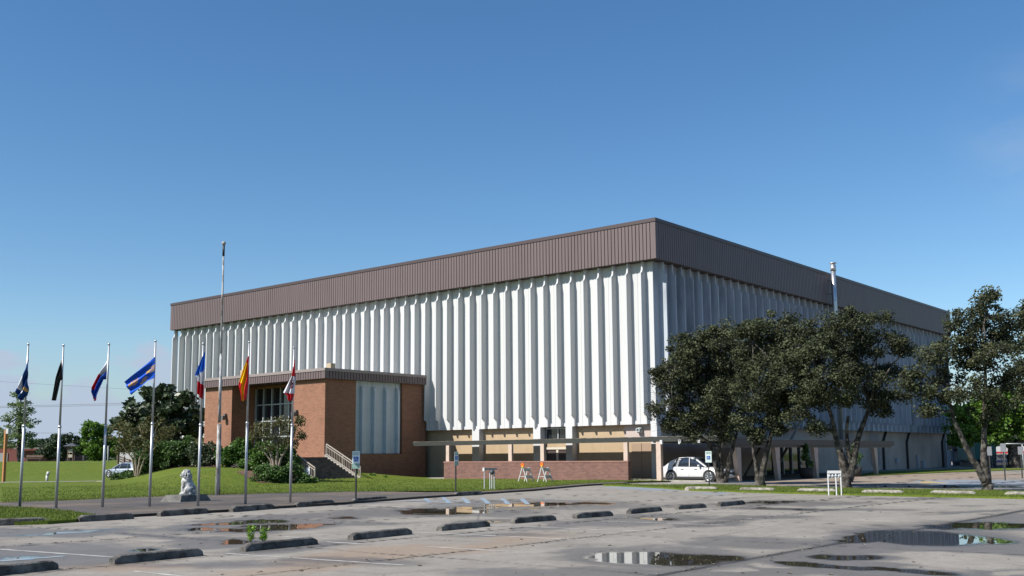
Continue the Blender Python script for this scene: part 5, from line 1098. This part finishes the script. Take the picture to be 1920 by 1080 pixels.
mb.ball(LQ(.10, .14, 1.05), .05, n=6); mb.ball(LQ(.10, -.14, 1.05), .05, n=6); mb.ball(LQ(.29, 0, .915), .03, n=6)
hd = mb.build('head', M_stone); hd.modifiers.new('remesh', 'REMESH').mode = 'VOXEL'; hd.modifiers['remesh'].voxel_size = .018; hd.modifiers['remesh'].use_smooth_shade = True
dg = bpy.context.evaluated_depsgraph_get(); me = bpy.data.meshes.new_from_object(hd.evaluated_get(dg)); bpy.data.objects.remove(hd); mesh_obj('head', me, M_stone, ls)
mb = MB()
for i in range(170):
    d = rg.normal(size=3); d /= np.linalg.norm(d)
    if d[0] > .45 and abs(d[2] + .1) < .65: continue
    f, l, z = .03 + d[0] * .20, d[1] * .22, .82 + d[2] * .31; mb.tube([LQ(f, l, z + .06), LQ(f * 1.1 + d[0] * .02, l * 1.12, z), LQ(f * 1.05, l * 1.1 + rg.normal() * .02, z - .07)], [.030, .038, .008], 6)
mn = mb.build('mane', M_stone); mn.modifiers.new('remesh', 'REMESH').mode = 'VOXEL'; mn.modifiers['remesh'].voxel_size = .016; mn.modifiers['remesh'].use_smooth_shade = True
dg = bpy.context.evaluated_depsgraph_get(); me = bpy.data.meshes.new_from_object(mn.evaluated_get(dg)); bpy.data.objects.remove(mn); mesh_obj('mane', me, M_stone, ls)
for s_ in (-1, 1): MB().ball(LQ(.225, s_ * .065, .955), .016, n=5).build('eye', mat('dark_eye', (.08, .08, .08), .6), ls)
slb = MB(); slb.bar(LQ(-.42, 0, .0), LQ(.32, 0, .0), .5, .03); slb.build('base_slab', M_stone, ls)

# ================================================================== WEED
P = G(483, 1016, 0); e = empty('weed', P, 'bright green weed growing behind the third near wheel stop', 'weed'); rg = np.random.default_rng(9); V = []; ti = []; st_ = MB()
for cx_ in (-.13, .10):
    for k in range(4):
        b = P + np.array([RT[0], RT[1], 0]) * (cx_ + rg.normal() * .03) ; tp = b + np.array([rg.normal() * .05, rg.normal() * .05, (.25 + rg.random() * .09)]); st_.tube([b, (b + tp) / 2 + rg.normal(size=3) * .01, tp], [.006, .005, .002], 4)
        for t_ in np.linspace(.1, 1, 9):
            for _ in range(2):
                q = b + (tp - b) * t_; a = rg.random() * 6.28; o_ = np.array([math.cos(a), math.sin(a), .55]); l_ = .11 * (1.1 - .3 * t_); w_ = np.array([-math.sin(a), math.cos(a), 0]) * .027
                V += [q, q + o_ * l_ * .5 + w_, q + o_ * l_, q + o_ * l_ * .5 - w_]; ti.append(rg.random())
fast('leaves', np.array(V), np.arange(len(V)).reshape(-1, 4), attr_mat('young_leaf', [(.10, .22, .02), (.20, .36, .04), (.30, .45, .08)], .5, .35), e, tint=np.array(ti)); st_.build('stem', mat('green_stem', (.08, .14, .03), .6), e)

# ================================================================== FAR LEFT
BZ = 1.35
P0 = at(-160, 866, 205)[:2]; P1 = at(112, 864, 205)[:2]; d = (P1 - P0) / np.hypot(*(P1 - P0)); n_ = np.array([d[1], -d[0]]); n_ = n_ if n_ @ FW[:2] > 0 else -n_
e = empty('red_building', (P0[0], P0[1], BZ), 'long low dark red building on the grassy bank', 'building')
def obox(nm, a, b, dpt, z0, z1, m, par, off=0.):
    A = P0 + d * a + n_ * off; B = P0 + d * b + n_ * off; mb = MB(); mb.prism([tuple(A), tuple(B), tuple(B + n_ * dpt), tuple(A + n_ * dpt)], 'z', z0, z1); return mb.build(nm, m, par)
Lw = float(np.hypot(*(P1 - P0)))
obox('wall', 0, Lw, 12, BZ - .5, 4.6, M_redwall, e); obox('roof_edge', -.3, Lw + .3, 12.6, 4.61, 4.95, M_roofgrey, e, -.3)
obox('lower_roof', Lw * .70, Lw + .2, 1.2, 4.0, 4.2, M_roofgrey, e, -1.5)
obox('door', Lw * .56, Lw * .64, .1, BZ, 3.2, mat('pale_grey_door', (.30, .30, .30), .6), e, -.12); obox('window', Lw * .3, Lw * .5, .1, 2.2, 3.3, M_glass, e, -.12)
bc = at(63, 865, 160); s2 = np.array([RT[0], RT[1], 0]); s2 /= np.linalg.norm(s2); b3 = np.array([FW[0], FW[1], 0]); b3 /= np.linalg.norm(b3)
e = empty('park_bench', (bc[0], bc[1], 1.5), 'brown park bench on the bank before the red building', 'bench'); z0 = float(hgt(bc[0], bc[1]))
def Bq(a, b, z): return tuple(np.array([bc[0], bc[1], z0]) + s2 * a + b3 * b + np.array([0, 0, z]))
MB().bar(Bq(-1.3, 0, .48), Bq(1.3, 0, .48), .5, .08).build('seat', M_wood, e); MB().bar(Bq(-1.3, .3, .85), Bq(1.3, .3, .85), .06, .35).build('backrest', M_wood, e)
for a in (-.95, .95): MB().bar(Bq(a, 0, -.05), Bq(a, 0, .45), .12).build('leg', M_conc, e)
kc = at(133, 864, 155); z0k = float(hgt(kc[0], kc[1])); e = empty('kiosk', (kc[0], kc[1], z0k), 'small dark roofed kiosk with pale notices between the background trees', 'kiosk')
def Kq(a, b, z): return tuple(np.array([kc[0], kc[1], z0k]) + s2 * a + b3 * b + np.array([0, 0, z]))
for a in (-.38, .38):
    for b in (-.3, .3): MB().bar(Kq(a, b, -.1), Kq(a, b, 2.3), .1).build('post', M_wood, e)
mb = MB(); mb.add([Kq(-1, -.8, 2.3), Kq(1, -.8, 2.3), Kq(1, .8, 2.3), Kq(-1, .8, 2.3), Kq(-.15, 0, 2.75), Kq(.15, 0, 2.75)], [(0, 1, 5, 4), (1, 2, 5), (2, 3, 4, 5), (3, 0, 4), (0, 3, 2, 1)]); mb.build('roof', mat('dark_kiosk_roof', (.06, .065, .075), .7), e)
MB().bar(Kq(-.3, -.32, 1.6), Kq(.3, -.32, 1.6), .05, .5).build('notice_board', mat('pale_notice_board', (.42, .38, .30), .7), e); MB().bar(Kq(-.3, -.32, .85), Kq(.3, -.32, .85), .05, .45).build('notice_board', mat('pale_notice_board', (.42, .38, .30), .7), e)
# orange post with a pale box at the far left
P = at(6.5, 905, 84.7); T = at(10, 806, 84.7); e = empty('wooden_post', (P[0], P[1], 0), 'orange stained timber post with a pale box at the far left', 'post')
MB().bar((P[0], P[1], -.4), (P[0], P[1], T[2]), .24, .2).build('post', M_orgpost, e); q = at(16, 808, 84.6); MB().box(q[0] - .12, q[0] + .15, q[1] - .2, q[1] + .2, q[2] - .22, q[2] + .2).build('lamp_box', mat('pale_lamp_box', (.42, .42, .42), .6), e)
MB().bar((P[0], P[1], T[2] - .1), (q[0], q[1], T[2] - .1), .08).build('arm', M_orgpost, e)
P = at(88, 903, 86); e = empty('bollard', (P[0], P[1], -.02), 'small white hooded bollard lamp beside the footpath on the lawn', 'bollard'); MB().tube([(P[0], P[1], -.1), (P[0], P[1], .55)], .11, 12).build('post', M_wplast, e); MB().tube([(P[0] + .02, P[1] - .02, .5), (P[0] + .06, P[1] - .08, .80)], [.14, .12], 12).build('hood', M_wplast, e)
# ramp railing behind the silver car
e = empty('timber_railing', at(240, 880, 118), 'weathered timber ramp railing behind the silver car', 'railing')
pts = [(222, 862, 870), (232, 866, 876), (243, 870, 884), (252, 874, 890)]
for i, (x, y0_, y1_) in enumerate(((221, 853, 869), (233, 857, 872), (243, 861, 876), (252, 866, 880))): a = at(x, y0_, 118); b = at(x, y1_ + 6, 118); MB().bar(b, a, .16).build('post', M_wood, e)
for k in range(3): MB().bar(at(221, 855 + k * 4.2, 118), at(253, 867 + k * 4.2, 118), .10, .14).build('rail', M_wood, e)
MB().box(*[v for v in (at(262, 855, 126)[0] - 1.5, at(262, 855, 126)[0] + 1.5, at(262, 855, 126)[1] - 2, at(262, 855, 126)[1] + 2, -.3, 2.6)]).build('shed', mat('pale_shed', (.30, .30, .30), .8), None, 'pale grey shed wall behind the timber railing', 'shed')
# far poles and wires
for x, yt, dd, l in ((157, 808, 190, 'thin far utility pole left of the third flagpole'), (203, 836, 150, 'short thin pole at the foot of the leafy trees')):
    a = at(x, 866, dd); b = at(x, yt, dd); mb = MB(); mb.tube([(a[0], a[1], 0), b], .12, 8); setp(mb.build('utility_pole', mat('grey_pole', (.25, .25, .24), .8)), l, 'pole')
for k, (ya, yb, lb_) in enumerate(((715, 733, 'highest thin overhead wire'), (761.5, 754, 'upper of the paired overhead wires'), (764, 757, 'lower of the paired overhead wires'), (811, 812, 'lowest overhead wire above the background trees'))):
    mb = MB(); pts = [at(-200 + 620 * t, ya + (yb - ya) * (t * 620 - 200) / 300 + 10 * t * (1 - t) - 2, 230) for t in np.linspace(0, 1, 16)]; mb.tube(pts, .055 if k else .035, 4)
    setp(mb.build('overhead_wire', mat('wire', (.20, .22, .25), .8)), lb_, 'wire', 'overhead wires')

# ================================================================== FAR RIGHT
def fbox(nm, x0, x1, yt, yb_, dep_, thick, m, par=None):
    """box whose front face spans the given pixels at that distance"""
    A, B = at(x0, yb_, dep_), at(x1, yb_, dep_); zt, zb_ = at((x0 + x1) / 2, yt, dep_)[2], max(-.1, at((x0 + x1) / 2, yb_, dep_)[2]); t2 = b3[:2] * thick
    mb = MB(); mb.prism([tuple(A[:2]), tuple(B[:2]), tuple(B[:2] + t2), tuple(A[:2] + t2)], 'z', zb_, zt); return mb.build(nm, m, par)
M_bl = mat('blue_grey_steel', (.13, .15, .20), .6)
e = empty('loading_shed', at(1820, 880, 128), 'low open shed with a brown roof just past the arena corner', 'shed')
fbox('roof', 1786, 1850, 835, 841, 128, 8, mat('brown_shed_roof', (.22, .15, .11), .8), e); fbox('back_wall', 1788, 1845, 841, 876, 135, .3, mat('dark_interior', (.03, .032, .04), .8), e); fbox('cabinet', 1795, 1812, 846, 866, 131, 2, M_bl, e)
for x in (1788, 1816, 1843): fbox('post', x, x + 2.5, 841, 880, 127, .2, M_bl, e)
fbox('rail', 1786, 1850, 863, 866, 126, .2, M_bl, e)
e = empty('container', at(1850, 880, 122), 'teal green storage container behind the low forking trunk', 'container'); fbox('body', 1829, 1869, 830, 862, 122, 5, M_greenbox, e); fbox('base', 1830, 1868, 862, 876, 122.2, 4.5, M_black, e)
e = empty('white_building', at(1900, 870, 170), 'white building with a red stripe beyond the bright oak', 'building'); fbox('wall', 1866, 2100, 836, 870, 170, 10, mat('white_wall', (.55, .55, .53), .7), e); fbox('red_band', 1866, 2100, 846, 849.5, 169.8, .15, mat('red_band', (.45, .03, .03), .6), e); fbox('blue_band', 1866, 2100, 862, 868, 169.8, .15, mat('blue_band', (.03, .06, .25), .6), e)
e = empty('chain_link_fence', at(1880, 880, 116), 'dark chain link fence with thin posts at the back of the parking area', 'fence')
for x in range(1852, 2010, 9): a = at(x, 882, 116); b = at(x, 850, 116); MB().tube([(a[0], a[1], -.1), (a[0], a[1], b[2])], .035, 6).build('post', M_frame, e)
mm = bpy.data.materials.new('chain_link'); mm.use_nodes = True; q = mm.node_tree; bs = q.nodes['Principled BSDF']; bs.inputs['Base Color'].default_value = (.05, .055, .07, 1)
tr_ = q.nodes.new('ShaderNodeBsdfTransparent'); mx_ = q.nodes.new('ShaderNodeMixShader'); mx_.inputs[0].default_value = .55; q.links.new(tr_.outputs[0], mx_.inputs[1]); q.links.new(bs.outputs[0], mx_.inputs[2]); q.links.new(mx_.outputs[0], q.nodes['Material Output'].inputs[0])
fbox('mesh_panel', 1850, 2010, 851, 882, 116.1, .02, mm, e)
P = at(1900, 880, 100); 
fr = empty('pipe_frame', (P[0], P[1], 0), 'tall thin pipe frame in the right parking area', 'frame')
for x in (1885, 1920): a = at(x, 885, 100); b = at(x, 832, 100); MB().tube([(a[0], a[1], 0), (a[0], a[1], b[2])], .05, 6).build('post', M_frame, fr)
a, b = at(1885, 832, 100), at(1920, 832, 100); MB().tube([a, b], .05, 6).build('crossbar', M_frame, fr)
# potted shrubs and bins in the shaded entrance
for (x, yb_, yt, l) in ((1604, 897, 848, 'dark potted conifer against the shaded louvres'), (1512, 893, 848, 'dark potted conifer before the shaded glass doors')):
    c = at(x, yb_ - 6, 78 if x > 1550 else 74); c = np.array([c[0], min(c[1], 39.0), 0]); e = empty('potted_shrub', c, l, 'potted shrub', 'potted shrubs at the shaded entrance')
    MB().tube([tuple(c), (c[0], c[1], .75)], [.42, .55], 14).build('pot', mat('dark_pot', (.04, .035, .03), .8), e)
    rg = np.random.default_rng(int(x)); C = np.array([[c[0] + rg.normal() * .28 * (1 - t), c[1] + rg.normal() * .28 * (1 - t), .9 + 1.5 * t] for t in rg.random(40)]); V, Fc, ti = leaf_cloud(C, .2, 50, .07, rg); fast('foliage', V, Fc, LEAFH, e, tint=ti)

# distant treelines nobody could count
def treeline(x0, x1, dep_, h, seed):
    rg = np.random.default_rng(seed); n = int((x1 - x0) / 2.2); xs_ = np.linspace(x0, x1, n) + rg.normal(size=n) * 1.5; C = []
    for x in xs_:
        g_ = at(x, 860, dep_ + rg.normal() * 6); hh = h * (.55 + .9 * float(fbm(np.array(x * .03), np.array(seed * 3.), 0., 3)))
        for z in np.arange(.8, hh, 1.5): C.append([g_[0], g_[1], z + rg.normal() * .3 + (1. if x < 900 else 0)])
    V, Fc, ti = leaf_cloud(np.array(C), 1.7, 46, .55, rg, .8); setp(fast('distant_trees', V, Fc, LEAFO, tint=ti), 'far dark treeline along the horizon', None, None, 'stuff')
treeline(-260, 420, 300, 6.0, 3); treeline(1700, 2250, 260, 8.0, 4)

# fallen leaves, grit and twigs scattered over the paving (nobody could count them)
rg = np.random.default_rng(77); n = 1700; rr = 11 + 34 * rg.random(n) ** 1.3; aa_ = np.radians(rg.uniform(10, 69, n)); X = rr * np.cos(aa_); Y = rr * np.sin(aa_)
pull = rg.random(n) < .45; lines = np.array([8.45, 13.55, 16.75, 22.2]); k = rg.integers(0, 4, n); Y = np.where(pull, lines[k] + rg.normal(size=n) * .18, Y); a = rg.random(n) * 6.283; s_ = .008 + .024 * rg.random(n) ** 2.5
ca, sa = np.cos(a) * s_, np.sin(a) * s_; z = .006 + 0 * X; V = np.stack([np.stack([X - ca * 1.7, Y - sa * 1.7, z], -1), np.stack([X + sa, Y - ca, z + s_ * .35], -1), np.stack([X + ca * 1.7, Y + sa * 1.7, z], -1), np.stack([X - sa, Y + ca, z + s_ * .5], -1)], 1).reshape(-1, 3)
setp(fast('litter', V, np.arange(4 * n).reshape(-1, 4), attr_mat('dry_litter', [(.04, .03, .02), (.10, .07, .045), (.20, .16, .11), (.30, .27, .22)], .9), tint=rg.random(n)), 'scattered dry leaves and grit on the paving', None, None, 'stuff')
